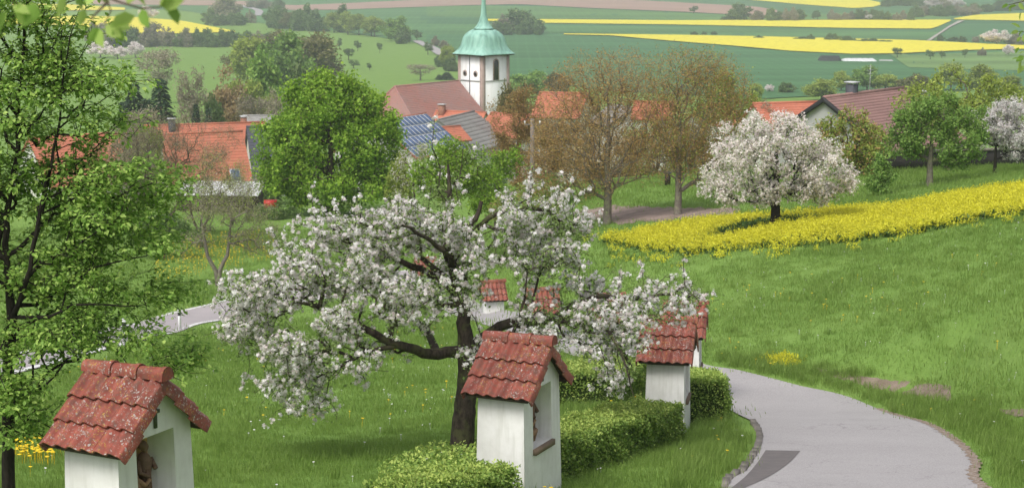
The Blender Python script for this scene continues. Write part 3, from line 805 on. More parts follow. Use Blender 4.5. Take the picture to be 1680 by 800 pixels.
def area_points(y0, y1, dens, margin=0.03, tmin=-0.34, tmax=0.34):
    """random ground points in the wedge the camera could see"""
    n = int(dens * 0.5 * (tmax - tmin) * (y1 * y1 - y0 * y0))
    y = np.sqrt(rng.random(n) * (y1 * y1 - y0 * y0) + y0 * y0); x = y * (tmin + (tmax - tmin) * rng.random(n))
    return x, y
def nz(x, y, s, seed=0):
    return 0.5 + 0.25 * (np.sin(x * s + 1.7 * np.sin(y * s * 0.7 + seed)) + np.sin(y * s * 1.1 + 1.3 * np.sin(x * s * 0.9 + seed * 2)))

def inside(px, py, poly):
    out = np.zeros(len(px), bool); n = len(poly); j = n - 1
    for i in range(n):
        xi, yi = poly[i]; xj, yj = poly[j]
        out ^= ((yi > py) != (yj > py)) & (px < (xj - xi) * (py - yi) / (yj - yi + 1e-12) + xi); j = i
    return out
def world_poly(pix): return [hp(*p) for p in pix]
RAPE = world_poly([(990, 398), (1060, 384), (1160, 370), (1272, 362), (1400, 352), (1540, 336), (1680, 317), (1900, 300), (1900, 330), (1700, 352), (1560, 372), (1450, 390), (1330, 406), (1230, 410), (1120, 420), (1070, 416), (1015, 402)])
SOIL = world_poly([(955, 350), (1000, 338), (1100, 341), (1210, 343), (1215, 350), (1100, 361), (1010, 367)])
BANK = world_poly([(1380, 616), (1440, 620), (1500, 624), (1560, 632), (1580, 645), (1560, 656), (1500, 650), (1430, 636)])

x, y = area_points(15, 34, 26)
k = ~on_road(x, y) & ~inside(x, y, RAPE); x, y = x[k], y[k]
k = ~inside(x, y, BANK) | (rng.random(len(x)) < 0.10); x, y = x[k], y[k]
scatter('near_grass', np.column_stack([x, y, hgt(x, y) - 0.01]), tufts, 0.7, 1.3, 'mown green grass around the shrines and lane', sc_attr=0.75 + 0.5 * nz(x, y, 0.9))
x, y = area_points(34, 62, 11)
k = ~on_road(x, y) & ~inside(x, y, RAPE); x, y = x[k], y[k]
k = ~inside(x, y, BANK) | (rng.random(len(x)) < 0.10); x, y = x[k], y[k]
scatter('meadow_grass', np.column_stack([x, y, hgt(x, y) - 0.01]), tufts_far, 0.6, 1.2, 'long meadow grass on both sides of the lane', sc_attr=0.75 + 0.5 * nz(x, y, 0.7, 2))
x, y = area_points(62, 112, 3.2)
k = ~on_road(x, y) & ~inside(x, y, RAPE) & ~inside(x, y, SOIL); x, y = x[k], y[k]
scatter('far_meadow_grass', np.column_stack([x, y, hgt(x, y) - 0.01]), tufts_far, 1.0, 1.9, 'grass of the meadow further down the slope', sc_attr=0.75 + 0.5 * nz(x, y, 0.4, 3))
# taller grass on the verge between hedge and lane, and by the bank
def poly_points(poly, n):
    P_ = np.array(poly); lo, hi = P_.min(0), P_.max(0); q = rng.random((n * 4, 2)) * (hi - lo) + lo
    q = q[inside(q[:, 0], q[:, 1], poly)][:n]; return q[:, 0], q[:, 1]
tall = [proto('tall_tuft', tuft(40, 0.10, 0.24, 0.009), M['blade']) for _ in range(2)]
VERGE = world_poly([(1130, 730), (1190, 672), (1236, 695), (1248, 715), (1246, 735), (1222, 770), (1190, 800), (1100, 812)])
x, y = poly_points(VERGE, 380)
LEFTV = world_poly([(925, 720), (930, 640), (985, 640), (1050, 680), (1000, 700)])
x2, y2 = poly_points(LEFTV, 500)
x3, y3 = poly_points(world_poly([(1180, 580), (1300, 588), (1430, 610), (1600, 650), (1680, 700), (1680, 790), (1640, 790), (1600, 735), (1450, 668), (1320, 630), (1180, 596)]), 700)
x = np.concatenate([x, x2, x3]); y = np.concatenate([y, y2, y3]); k = ~on_road(x, y) & ~inside(x, y, BANK); x, y = x[k], y[k]
scatter('verge_grass', np.column_stack([x, y, hgt(x, y) - 0.01]), tall, 0.6, 1.1, 'tall uncut grass along the hedge and lane edges')
x, y = area_points(20, 66, 0.9); k = ~on_road(x, y) & ~inside(x, y, RAPE) & ~inside(x, y, BANK) & (nz(x, y, 0.55, 7) + .35 * rng.random(len(x)) > .62); x, y = x[k], y[k]
weed = [proto('weed_tuft', tuft(26, 0.09, 0.20, 0.020), M['blade']), proto('weed_tuft', tuft(34, 0.07, 0.26, 0.009), M['blade'])]
scatter('meadow_weeds', np.column_stack([x, y, hgt(x, y) - 0.01]), weed, 0.6, 1.3, 'coarser weed tufts standing out of the meadow')
field('soil_patch', [(1340, 604), (1430, 620), (1500, 628), (1560, 632)], [(1340, 610), (1430, 636), (1500, 650), (1560, 660)], M['soil'], 0.015, 'bare earth on the bank above the lane', 30, 6, wob=1.5)
field('soil_patch', [(1640, 672), (1670, 672), (1720, 676)], [(1640, 676), (1670, 684), (1720, 690)], M['soil'], 0.02, 'bare earth at the right edge of the bank', 10, 4, wob=1)
# brown strip of leaf litter along the outer road edge
_re = np.array(resample(list(np.array(rr_)[22:54]), .09))
line_of('road_edge', _re, -0.16, 0.08, M['litter'], 'brown litter along the outer edge of the lane', 0.034, ragged=.28)

# dandelions
def flower_head(mat, h=0.12, r=0.03, green='rape_stem'):
    mb = MB(); k = 8
    v = [(0, 0, h + r * .3)] + [(math.cos(6.283 * i / k) * r, math.sin(6.283 * i / k) * r, h) for i in range(k)]
    mb.add(v, [(0, 1 + i, 1 + (i + 1) % k) for i in range(k)], 0.6)
    v = [(-.003, 0, 0), (.003, 0, 0), (.003, 0, h), (-.003, 0, h)]
    mb.add(v, [(0, 1, 2, 3)], 0.2); return mb
dand = [proto('dandelion', flower_head(M['dandelion'], 0.16, 0.028), M['dandelion'])]
x, y = area_points(18, 66, 0.5); k = ~on_road(x, y) & (nz(x, y, 0.35, 5) > 0.45); x, y = x[k], y[k]
scatter('dandelions', np.column_stack([x, y, hgt(x, y)]), dand, 0.7, 1.2, 'scattered yellow dandelions in the meadow')
x, y = poly_points(world_poly([(255, 470), (450, 430), (450, 385), (330, 390), (255, 420)]), 620)
scatter('dandelions', np.column_stack([x, y, hgt(x, y) + 0.1]), dand, 1.1, 2.0, 'yellow dandelion patch beyond the lower road')
x, y = poly_points(world_poly([(25, 765), (25, 740), (100, 728), (112, 748), (80, 768)]), 120)
scatter('marsh_flowers', np.column_stack([x, y, hgt(x, y)]), dand, 1.1, 1.7, 'patch of orange-yellow flowers beside the left tree trunk')
wf = [proto('daisy', flower_head(M['white_flower'], 0.14, 0.022), M['white_flower'])]
x, y = area_points(20, 60, 0.55); k = ~on_road(x, y); x, y = x[k], y[k]
scatter('daisies', np.column_stack([x, y, hgt(x, y)]), wf, 0.6, 1.1, 'few small white flowers in the meadow')

# rape plants of the near field
def rape_plant():
    mb = MB(); st = MB()
    n = 16; pos = np.column_stack([rng.normal(size=(n, 2)) * 0.13, 0.18 + rng.random(n) * 0.22])
    for p in pos:
        m_ = 7; q = p + rng.normal(size=(m_, 3)) * np.array([.022, .022, .05])
        stamp(mb, *CARD, q, rotmats(rand_dirs(m_, .5), rng.random(m_) * 6), np.full(m_, 0.040), rng.random(m_))
    n = 14; pos = np.column_stack([rng.normal(size=(n, 2)) * 0.10, rng.random(n) * .17])
    stamp(st, *LEAF2, pos, rotmats(rand_dirs(n, 0.5), rng.normal(size=n)), np.full(n, 0.2), rng.random(n))
    a = MB(); a.v = mb.v + st.v
    me_m = mb; ob = proto('rape_plant', mb, M['rape_flower'])
    return ob, proto('rape_leaves', st, M['rape_stem'])
rp = [rape_plant() for _ in range(3)]
x, y = poly_points(RAPE, 9500)
tb = hit(1272, 381)
gap = ((x - tb.x) / 2.7)**2 + ((y - tb.y - 1.7) / 2.7)**2 > 1 + 0.3 * rng.normal(size=len(x))
xg, yg = x[~gap], y[~gap]; x, y = x[gap], y[gap]; keep = nz(x, y, 0.8, 4) + rng.random(len(x)) * 0.6 > 0.35; x, y = x[keep], y[keep]
pz = np.column_stack([x, y, hgt(x, y)])
ex, ey = area_points(52, 90, 2.6, tmin=0.03); _P = np.array(RAPE); _d = np.full(len(ex), 1e9)
for k_ in range(len(_P)):
    a_, b_ = _P[k_], _P[(k_ + 1) % len(_P)]; v_ = b_ - a_; f_ = np.clip(((ex - a_[0]) * v_[0] + (ey - a_[1]) * v_[1]) / (v_ @ v_ + 1e-9), 0, 1)
    _d = np.minimum(_d, np.hypot(ex - a_[0] - f_ * v_[0], ey - a_[1] - f_ * v_[1]))
k = (rng.random(len(ex)) < np.exp(-_d / .7)) & ~inside(ex, ey, RAPE); ex, ey = ex[k], ey[k]
edge_in = np.zeros(len(pz)) + 1e9
for k_ in range(len(_P)):
    a_, b_ = _P[k_], _P[(k_ + 1) % len(_P)]; v_ = b_ - a_; f_ = np.clip(((pz[:, 0] - a_[0]) * v_[0] + (pz[:, 1] - a_[1]) * v_[1]) / (v_ @ v_ + 1e-9), 0, 1)
    edge_in = np.minimum(edge_in, np.hypot(pz[:, 0] - a_[0] - f_ * v_[0], pz[:, 1] - a_[1] - f_ * v_[1]))
pz = pz[(edge_in > .9) | (rng.random(len(pz)) < .45 + .5 * edge_in)]; edge_in = None
pz[:, 2] -= 0.10 * rng.random(len(pz)) ** 2
pz = np.concatenate([pz, np.column_stack([ex, ey, hgt(ex, ey) - .18])])
scatter('rape_blossom', pz, [a for a, b in rp], 0.8, 1.25, 'yellow flowering rape strip behind the meadow')
pz = np.concatenate([pz, np.column_stack([xg, yg, hgt(xg, yg) - .05])])
scatter('rape_foliage', pz, [b for a, b in rp], 0.8, 1.25, 'green stems and leaves under the rape blossom')
x, y = poly_points(world_poly([(1252, 594), (1262, 584), (1300, 586), (1310, 596), (1290, 600)]), 60)
scatter('yellow_weed', np.column_stack([x, y, hgt(x, y) - 0.2]), [rp[0][0], rp[1][0]], 0.6, 0.9, 'clump of yellow weeds on the bank above the lane')

# kerb stones on the inner edge of the bend
kerb = thing('kerb', 'low weathered stone kerb on the inner side of the lane bend', 'kerb', (float(rl[24][0]), float(rl[24][1]), float(rl[24][2])))
kb = MB(); kb.box((-0.245, 0.0, -0.1), (0.245, 0.11, 0.05)); km = kb.mesh('kerb_stone', M['kerb'])
E = np.array(rl)[24:56]; seg = np.linalg.norm(np.diff(E[:, :2], axis=0), axis=1); cs = np.concatenate([[0], np.cumsum(seg)])
for s in np.arange(0.25, cs[-1], 0.5):
    px_, py_ = np.interp(s, cs, E[:, 0]), np.interp(s, cs, E[:, 1]); qx, qy = np.interp(s + .1, cs, E[:, 0]), np.interp(s + .1, cs, E[:, 1])
    if abs(qx - px_) + abs(qy - py_) < 1e-6: continue
    a = math.atan2(qy - py_, qx - px_)
    o = link('kerb_stone', km, kerb, (px_ - kerb.location.x + random.gauss(0, .008), py_ - kerb.location.y, float(hgt(px_, py_)) - kerb.location.z + random.gauss(0, .008)), (0, 0, a + random.gauss(0, .02)))

# ---------------------------------------------------------------- shrines
def tile_mesh(kind):
    """one double-wave tile, 0.333 wide, 0.37 long, x across, y down the slope (0 = upper end)"""
    n = 20; wd, ln, th = 0.337, 0.365, 0.019; vs = []; fs = []
    us = np.linspace(0, 1, n + 1)
    prof = 0.050 * (0.5 - 0.5 * np.cos(us * 4 * math.pi)) ** 1.2 - 0.008
    prof = np.where((us * 2 % 1) < 0.5, prof, prof * 0.95)
    xs = (us - 0.5) * wd; zs = prof
    if kind == 'verge':
        xs = np.append(xs, [xs[-1] + 0.012, xs[-1] + 0.014]); zs = np.append(zs, [-0.02, -0.145])
    m = len(xs)
    rows = [(0, -0.016), (ln * .5, 0.002), (ln, 0.026)]
    for (yy, dz) in rows:
        for x_, z_ in zip(xs, zs): vs.append((x_, yy, z_ + dz))
    for (yy, dz) in rows:
        for x_, z_ in zip(xs, zs): vs.append((x_ - (th if kind == 'verge' and x_ > wd / 2 + .005 else 0), yy, z_ + dz - (th if not (kind == 'verge' and x_ > wd / 2 + .005) else 0)))
    for r in range(2):
        for i in range(m - 1):
            a = r * m + i; fs.append((a, a + m, a + m + 1, a + 1)); b = 3 * m + a; fs.append((b, b + 1, b + m + 1, b + m))
    for i in range(m - 1):
        a = 2 * m + i; fs.append((a, a + 3 * m, a + 3 * m + 1, a + 1)); fs.append((i, i + 1, i + 1 + 3 * m, i + 3 * m))
    for r in range(2):
        a = r * m; fs.append((a, a + 3 * m, a + 4 * m, a + m)); a = r * m + m - 1; fs.append((a, a + m, a + 4 * m, a + 3 * m))
    mb = MB(); mb.add(vs, fs); return mb
tile_me = tile_mesh('plain').mesh('roof_tile', M['tile'], True); verge_r = tile_mesh('verge').mesh('verge_tile', M['tile'], True)
mbv = tile_mesh('verge').xform(Matrix.Scale(-1, 4, (1, 0, 0))); mbv.f = [g[:, ::-1] for g in mbv.f]; verge_l = mbv.mesh('verge_tile', M['tile'], True)
for me in (tile_me, verge_r, verge_l): me.set_sharp_from_angle(angle=R(50))
def ridge_mesh(endcap):
    n = 12; ln = 0.39; vs = []; fs = []
    sec = [(math.cos(math.pi * i / n), math.sin(math.pi * i / n)) for i in range(n + 1)]
    prof = [(0.0, 0.076), (ln * .85, 0.082), (ln * .86, 0.092), (ln, 0.094)]
    for th in (0, 0.013):
        for xx, r_ in prof:
            for c_, s_ in [(1.05, -.45)] + sec + [(-1.05, -.45)]: vs.append((xx, c_ * (r_ - th), s_ * (r_ - th)))
    m = n + 3; K = len(prof)
    for q in range(K - 1):
        for i in range(m - 1):
            a = q * m + i; fs.append((a, a + 1, a + m + 1, a + m)); b = K * m + a; fs.append((b, b + m, b + m + 1, b + 1))
    a0 = (K - 1) * m
    for i in range(m - 1): fs.append((a0 + i, a0 + i + 1, K * m + a0 + i + 1, K * m + a0 + i)); fs.append((i, K * m + i, K * m + i + 1, i + 1))
    if endcap: fs.append(tuple(range(a0, a0 + m)))
    mb = MB(); mb.add(vs, fs); me = mb.mesh('ridge_tile', M['tile'], True); me.set_sharp_from_angle(angle=R(40)); return me
ridge_me, ridge_end = ridge_mesh(False), ridge_mesh(True)

def figure_mesh(pose):
    """carved relief figure: robed body, head and arms grown on a skinned skeleton"""
    mb = MB()
    def ell(c, r, seg=10):
        vs = []; fs = []
        for i in range(seg + 1):
            t = math.pi * i / seg
            for j in range(seg):
                a = 2 * math.pi * j / seg; q = 1 + 0.05 * math.sin(5 * a + 3 * t)
                vs.append((c[0] + r[0] * math.sin(t) * math.cos(a) * q, c[1] + r[1] * math.sin(t) * math.sin(a) * q, c[2] + r[2] * math.cos(t)))
        for i in range(seg):
            for j in range(seg): fs.append((i * seg + j, (i + 1) * seg + j, (i + 1) * seg + (j + 1) % seg, i * seg + (j + 1) % seg))
        mb.add(vs, fs)
    if pose == 'stand':
        mb.tube([(0, 0, 0), (0, 0, .12), (.01, 0, .28), (0, 0, .42), (0, 0, .47), (0, 0, .50)], [.075, .065, .055, .075, .05, .025], 12)
        ell((0.01, 0, .545), (.038, .042, .052)); ell((0, .012, .56), (.046, .046, .045))
        mb.tube([(-.07, 0, .43), (-.09, -.05, .33), (-.02, -.10, .30)], [.028, .024, .016], 8); mb.tube([(.07, 0, .43), (.09, -.05, .34), (.03, -.10, .37)], [.028, .024, .016], 8)
        for s in (-.03, .0, .035): mb.tube([(s, -.05, .02), (s * .8, -.052, .2), (s * .5, -.055, .36)], [.016, .013, .01], 6)
    else:
        mb.tube([(0, 0, 0), (.02, -.01, .10), (-.02, 0, .20), (-.06, 0, .30), (-.07, -.01, .35)], [.095, .085, .07, .065, .03], 12)
        ell((-.085, -.03, .40), (.038, .044, .05)); ell((-.09, -.01, .415), (.045, .045, .042))
        mb.tube([(-.05, -.02, .30), (.03, -.08, .22), (.09, -.09, .26)], [.030, .024, .016], 8)
        mb.tube([(.02, -.05, .08), (.10, -.08, .13), (.13, -.05, .01)], [.045, .04, .025], 8)
    me = mb.mesh('carved_figure', None, True); return me

def shrine(pr, Y, yaw, label, extra=0.0, detail=True, hs_=1.0):
    """pr: photo point of the ridge's top middle; yaw: direction of the ridge towards the niche gable"""
    top = at(pr[0], pr[1], Y); gz = float(hgt(top.x, top.y))
    H = top.z - gz + extra                                     # ridge top above the ground
    root = thing('wayside_shrine', label, 'shrine', (top.x, top.y, gz - extra), yaw, 'white wayside shrines with tiled roofs')
    pit = R(42.5); run, rise = 0.72, 0.66; zr = H - 0.10     # roof plane apex
    a2f, a2b, b2 = 0.355, 0.32, 0.575                             # wall to front, to back, half width
    ze = zr - b2 * math.tan(pit) - 0.03; bt = 0.02               # top of the side walls
    # niche opening
    nw, nb = 0.30, ze - 0.86; nt_ = ze - 0.05
    mb = MB(); tb = lambda z: bt * max(0, (ze - z)) * 1.0
    def ringpts(z): s = tb(z); return (-a2b - s, a2f + s, b2 + s)
    x0, x1, yb = ringpts(-0.3)
    # side and back walls
    vs = [(x0, -yb, -.3), (x1, -yb, -.3), (x1, yb, -.3), (x0, yb, -.3), (-a2b, -b2, ze), (a2f, -b2, ze), (a2f, b2, ze), (-a2b, b2, ze), (-a2b, 0, zr - .03), (a2f, 0, zr - .03)]
    mb.add(vs, [(0, 1, 5, 4), (2, 3, 7, 6), (3, 0, 4, 8, 7), (4, 5, 9, 8), (6, 7, 8, 9)])
    fx = lambda z: a2f + tb(z)
    # front wall round the opening (slightly raised bands butt end to end)
    P = lambda y_, z_: (fx(z_), y_, z_)
    v = [P(-yb, -.3), P(yb, -.3), P(-b2 - tb(nb), nb), P(-nw, nb), P(nw, nb), P(b2 + tb(nb), nb), P(-b2, ze), P(-nw, nt_), P(nw, nt_), P(b2, ze), (a2f, 0, zr - .03)]
    mb.add(v, [(0, 1, 5, 4, 3, 2), (2, 3, 7, 6), (4, 5, 9, 8), (6, 7, 8, 9, 10)])
    # reveals
    dp = 0.30; xi = a2f - dp
    v = [P(-nw, nb), P(nw, nb), P(nw, nt_), P(-nw, nt_), (xi, -nw * .8, nb), (xi, nw * .8, nb), (xi, nw * .8, nt_ - .03), (xi, -nw * .8, nt_ - .03)]
    mb.add(v, [(0, 4, 5, 1), (1, 5, 6, 2), (2, 6, 7, 3), (3, 7, 4, 0)])
    part('wall', mb, M['plaster'], root)
    bk = MB(); bk.add([(xi + .002, -nw * .8, nb), (xi + .002, nw * .8, nb), (xi + .002, nw * .8, nt_ - .03), (xi + .002, -nw * .8, nt_ - .03)], [(0, 1, 2, 3)])
    part('niche_back', bk, M['ochre'], root)
    sl = MB(); sl.box((xi + .01, -nw - .012, nb - .085), (fx(nb) + .05, nw + .012, nb - .005)); part('sill', sl, M['sill'], root)
    cr = MB(); xg = a2f + .004; zc = zr - .42
    cr.box((xg, -.018, zc - .12), (xg + .022, .018, zc + .12)); cr.box((xg + .003, -.065, zc + .03), (xg + .019, -.019, zc + .066)); cr.box((xg + .003, .019, zc + .03), (xg + .019, .065, zc + .066))
    part('cross', cr, M['bronze'], root)
    # timber purlin ends
    for s in (-1, 1):
        t = MB(); t.tube([(-a2b + .02, s * .635, zr - .635 * math.tan(pit) - .075), (a2f + .09, s * .635, zr - .635 * math.tan(pit) - .075)], .04, 10); part('purlin', t, M['wood_dark'], root)
    ub = MB()
    for s in (-1, 1):
        n_ = Vector((0, s * math.sin(pit), math.cos(pit)))
        q = [(-.46, 0, zr - .02), (.46, 0, zr - .02), (.46, s * run * .97, zr - .02 - rise * .97), (-.46, s * run * .97, zr - .02 - rise * .97)]
        q2 = [(a_, b_ - n_.y * .02, c_ - n_.z * .02) for a_, b_, c_ in q]
        ub.add(q + q2, [(0, 1, 2, 3), (7, 6, 5, 4), (0, 4, 5, 1), (1, 5, 6, 2), (2, 6, 7, 3), (3, 7, 4, 0)])
    part('roof_boarding', ub, M['wood_dark'], root)
    # tiles: 3 courses of 3 on each side
    xm = 0.0
    slope_len = run / math.cos(pit); expo = (slope_len - .02 - .365) / 2
    for s in (-1, 1):
        for c_ in range(3):
            for k_ in range(3):
                right = (k_ == 2); left = (k_ == 0)
                me = tile_me
                if s == -1: me = verge_r if right else (verge_l if left else tile_me)
                else: me = verge_l if right else (verge_r if left else tile_me)
                # local tile frame: x across, y down the slope, z outwards
                xx = xm + (k_ - 1) * 0.333
                dn = Vector((0, s * math.cos(pit), -math.sin(pit))); nn = Vector((0, s * math.sin(pit), math.cos(pit)))
                ax = Vector((1, 0, 0)) if s == -1 else Vector((-1, 0, 0))
                ax = dn.cross(nn)
                org = Vector((xx, 0, zr)) + dn * (0.02 + c_ * expo) + nn * (0.024 + random.gauss(0, .0015))
                m3 = Matrix((ax, dn, nn)).transposed().to_4x4(); m3.translation = org
                # ax points to +x or -x; choose the verge mesh by its real side
                if k_ != 1:
                    outward = (ax.x > 0) == (k_ == 2); me = verge_r if outward else verge_l
                o = link('verge_tile' if k_ != 1 else 'roof_tile', me, root); o.matrix_local = m3 @ Matrix.Rotation(random.gauss(0, .006), 4, 'Z')
    for k_ in range(3):
        o = link('ridge_tile', ridge_end if k_ == 2 else ridge_me, root, (xm - .51 + k_ * 0.335, 0, zr + .005 + .004 * k_), (0, -0.02, 0))
    if detail:
        g1 = link('carved_figure', fig_stand.copy(), root, (xi + .08, .08, nb + 0.0), (0, 0, R(80)), label='carved standing figure in the niche'); g1.scale = (1.15,) * 3
        g1.data.materials.clear(); g1.data.materials.append(M['carving'])
        g2 = link('carved_figure', fig_bent.copy(), root, (xi + .09, -.08, nb), (0, 0, R(95)), label='carved stooping figure in the niche'); g2.scale = (1.2,) * 3
        g2.data.materials.clear(); g2.data.materials.append(M['robe'])
        cb = MB(); cb.tube([(xi + .13, -.17, nb + .13), (xi + .10, .13, nb + .38)], .018, 4); part('carved_beam', cb, M['carving'], root)
    return root
fig_stand, fig_bent = figure_mesh('stand'), figure_mesh('bent')
shrine((204.4, 594), 17.47, R(-27.5), 'largest white shrine with lichened red roof and carved figures in its open niche')
shrine((850, 545), 23.5, R(-25.6), 'white shrine with stone sill in front of the apple trunk')
shrine((1096.5, 516), 31.8, R(-11), 'white shrine standing between the two clipped hedges')
shrine((1124, 491), 39.5, R(-9), 'shrine mostly hidden behind the one between the hedges')
shrine((995, 479), 49.0, R(0), 'distant shrine with its white wall showing below the right apple branch', detail=False)
shrine((890, 470), 54.0, R(8), 'distant shrine roof glimpsed through the apple crown right of the trunk', detail=False)
shrine((808, 458), 70.0, R(12), 'distant shrine roof right behind the upright apple limb', detail=False)
shrine((697, 421), 82.0, R(20), 'farthest shrine, a red speck in the left half of the apple crown', detail=False)

# ---------------------------------------------------------------- hedges
def hedge(name, axis_pts, width, height, label, leaf=0.045, dens=4000, parent=None):
    """leafy box following a polyline on the ground"""
    P_ = [np.array(p, float) for p in axis_pts]; c0 = P_[0]
    z0 = float(hgt(*c0)); root = thing(name, label, 'hedge', (c0[0], c0[1], z0))
    core = MB(); lf = MB(); path = resample(P_, 0.3); n = len(path)
    secs = []
    for i, p in enumerate(path):
        d = path[min(i + 1, n - 1)] - path[max(i - 1, 0)]; d /= np.linalg.norm(d); nr = np.array([-d[1], d[0]])
        g = float(hgt(*p)); hh = height * (1 + .05 * math.sin(i * 1.1) + .03 * math.sin(i * 2.7))
        secs.append((p, nr, g, hh, d))
    vs = []; fs = []
    prof = [(-.5, 0), (-.5, .85), (-.36, .97), (.36, .97), (.5, .85), (.5, 0)]
    for p, nr, g, hh, d in secs:
        for a_, b_ in prof: q = p + nr * a_ * (width - .16); vs.append((q[0] - c0[0], q[1] - c0[1], g - z0 + b_ * (hh - .08)))
    m = len(prof)
    for i in range(n - 1):
        for k in range(m - 1): fs.append((i * m + k, i * m + k + 1, (i + 1) * m + k + 1, (i + 1) * m + k))
    fs += [tuple(range(m)), tuple(range((n - 1) * m, n * m))[::-1]]
    core.add(vs, fs); part('branch_core', core, M['hedge_core'], root)
    # leaves on the shell
    L_ = sum(np.linalg.norm(path[i + 1] - path[i]) for i in range(n - 1)); tot = int(dens * (L_ * (width + 2 * height) + 2 * width * height))
    t = rng.random(tot) * (n - 1); i0 = np.minimum(t.astype(int), n - 2); fr = t - i0
    PP = np.array([s[0] for s in secs]); NR = np.array([s[1] for s in secs]); G = np.array([s[2] for s in secs]); HH = np.array([s[3] for s in secs])
    per = rng.random(tot) * (2 * height + width); side = np.where(per < height, -1, np.where(per > height + width, 1, 0))
    a_ = np.where(side == 0, (per - height) / width - .5, side * .5); b_ = np.where(side == -1, per / height, np.where(side == 1, (per - height - width) / height, 1.0))
    b_ = np.where((side != 0), b_, 1.0)
    p = PP[i0] * (1 - fr)[:, None] + PP[i0 + 1] * fr[:, None]; nr = NR[i0]
    lump = 0.03 * np.sin(p[:, 0] * 5 + b_ * 6) + 0.03 * np.sin(p[:, 1] * 4.1 + a_ * 5) + 0.035 * np.sin(p[:, 1] * 11 + b_ * 9) * np.cos(p[:, 0] * 9 + a_ * 14)
    dep = rng.normal(size=tot) * 0.03 - 0.03 + lump
    # rounded shoulders
    corner = np.clip((np.abs(a_) - .32) / .18, 0, 1) * np.clip((b_ - .75) / .25, 0, 1)
    off = a_ * width + side * dep - np.sign(a_) * corner * 0.025
    hz = b_ * (HH[i0] * (1 - fr) + HH[i0 + 1] * fr) + np.where(side == 0, dep, 0) - corner * 0.02
    # ends
    endm = rng.random(tot) < (2 * width * height) / (L_ * (width + 2 * height) + 2 * width * height)
    e = rng.integers(0, 2, tot) * (n - 1); ea = (rng.random(tot) - .5) * width; eb = rng.random(tot) * height
    ed = np.array([s[4] for s in secs])[e] * np.where(e == 0, -1, 1)[:, None]
    pe = PP[e] + NR[e] * ea[:, None] + ed * (0.02 + dep)[:, None]
    x = np.where(endm, pe[:, 0], p[:, 0] + nr[:, 0] * off); y = np.where(endm, pe[:, 1], p[:, 1] + nr[:, 1] * off)
    z = np.where(endm, G[e] + eb, G[i0] * (1 - fr) + G[i0 + 1] * fr + hz)
    pos = np.column_stack([x - c0[0], y - c0[1], z - z0])
    d = rand_dirs(tot, 0.25); tone = np.clip(0.30 + np.where(side == 0, 0.30, 0.0) + lump * 1.5 + rng.normal(size=tot) * .2, 0, 1)  # top and bulging leaves paler: light from above put into the leaf colour
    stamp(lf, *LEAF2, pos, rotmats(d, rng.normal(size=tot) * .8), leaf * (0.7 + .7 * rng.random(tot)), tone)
    # young shoots standing out of the top
    ns = int(L_ * 14); k = rng.integers(0, tot, ns); k = k[(side[k] == 0) & ~endm[k]]
    for q in pos[k]:
        m_ = 5; pp = q + np.column_stack([rng.normal(size=m_) * .01, rng.normal(size=m_) * .01, np.linspace(0, .09, m_)])
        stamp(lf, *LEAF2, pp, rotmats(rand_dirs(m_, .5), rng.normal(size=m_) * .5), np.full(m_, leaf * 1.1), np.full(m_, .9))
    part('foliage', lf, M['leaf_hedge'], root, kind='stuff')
    return root
M['hedge_core'] = plain('hedge_core', (0.07, 0.11, 0.03), (0.045, 0.07, 0.02), 12, 1, .6)
h1 = hedge('hedge', [(0.35, 25.0), (1.1, 26.8), (1.85, 28.7), (2.6, 30.5)], 0.95, 0.68, 'long clipped hedge running from the stone-sill shrine to the next one')
hedge('hedge', [(-1.45, 20.1), (-0.9, 21.1), (-0.25, 22.3)], 0.75, 0.56, 'low leafy hedge at the bottom edge left of the middle shrine')
hedge('hedge', [(3.6, 32.8), (3.75, 35.0), (3.9, 37.2)], 1.05, 0.93, 'short box-shaped hedge behind the third shrine beside the lane')
hedge('hedge', [(1.5, 36.0), (2.0, 38.5), (2.5, 41.0)], 1.5, 0.75, 'loose green hedge behind the shrine left of its white wall', leaf=.06, dens=1500)
# leafy ground growth between apple tree and the low hedge
def ground_clump(poly, n, h_, name, label, mat='leaf_hedge', leaf=.06):
    x, y = poly_points(poly, n); z = hgt(x, y) + rng.random(len(x)) ** 1.5 * h_
    mb = MB(); stamp(mb, *LEAF2, np.column_stack([x, y, z]), rotmats(rand_dirs(len(x), .3), rng.normal(size=len(x)) * .7), leaf * (0.6 + .8 * rng.random(len(x))), rng.random(len(x)))
    o = link(name, mb.mesh(name, M[mat])); o['kind'] = 'stuff'; o['label'] = label
ground_clump(world_poly([(620, 778), (700, 745), (790, 735), (800, 790), (640, 800)]), 4500, .22, 'ground_cover', 'leafy weeds between the apple trunk and the low hedge')
ground_clump(world_poly([(920, 735), (925, 712), (1000, 705), (1060, 690), (1000, 720)]), 2500, .2, 'ground_cover', 'weeds at the far side of the long hedge')

# ---------------------------------------------------------------- hero apple tree
def pix_blob(px, py, Y, rx, ry, rd=None, org=Vector((0, 0, 0))):
    p = at(px, py, Y) - org; s = Y / F_PX
    return (p.x, p.y, p.z, rx * s, (rd if rd else (rx + ry) / 2 * s), ry * s)

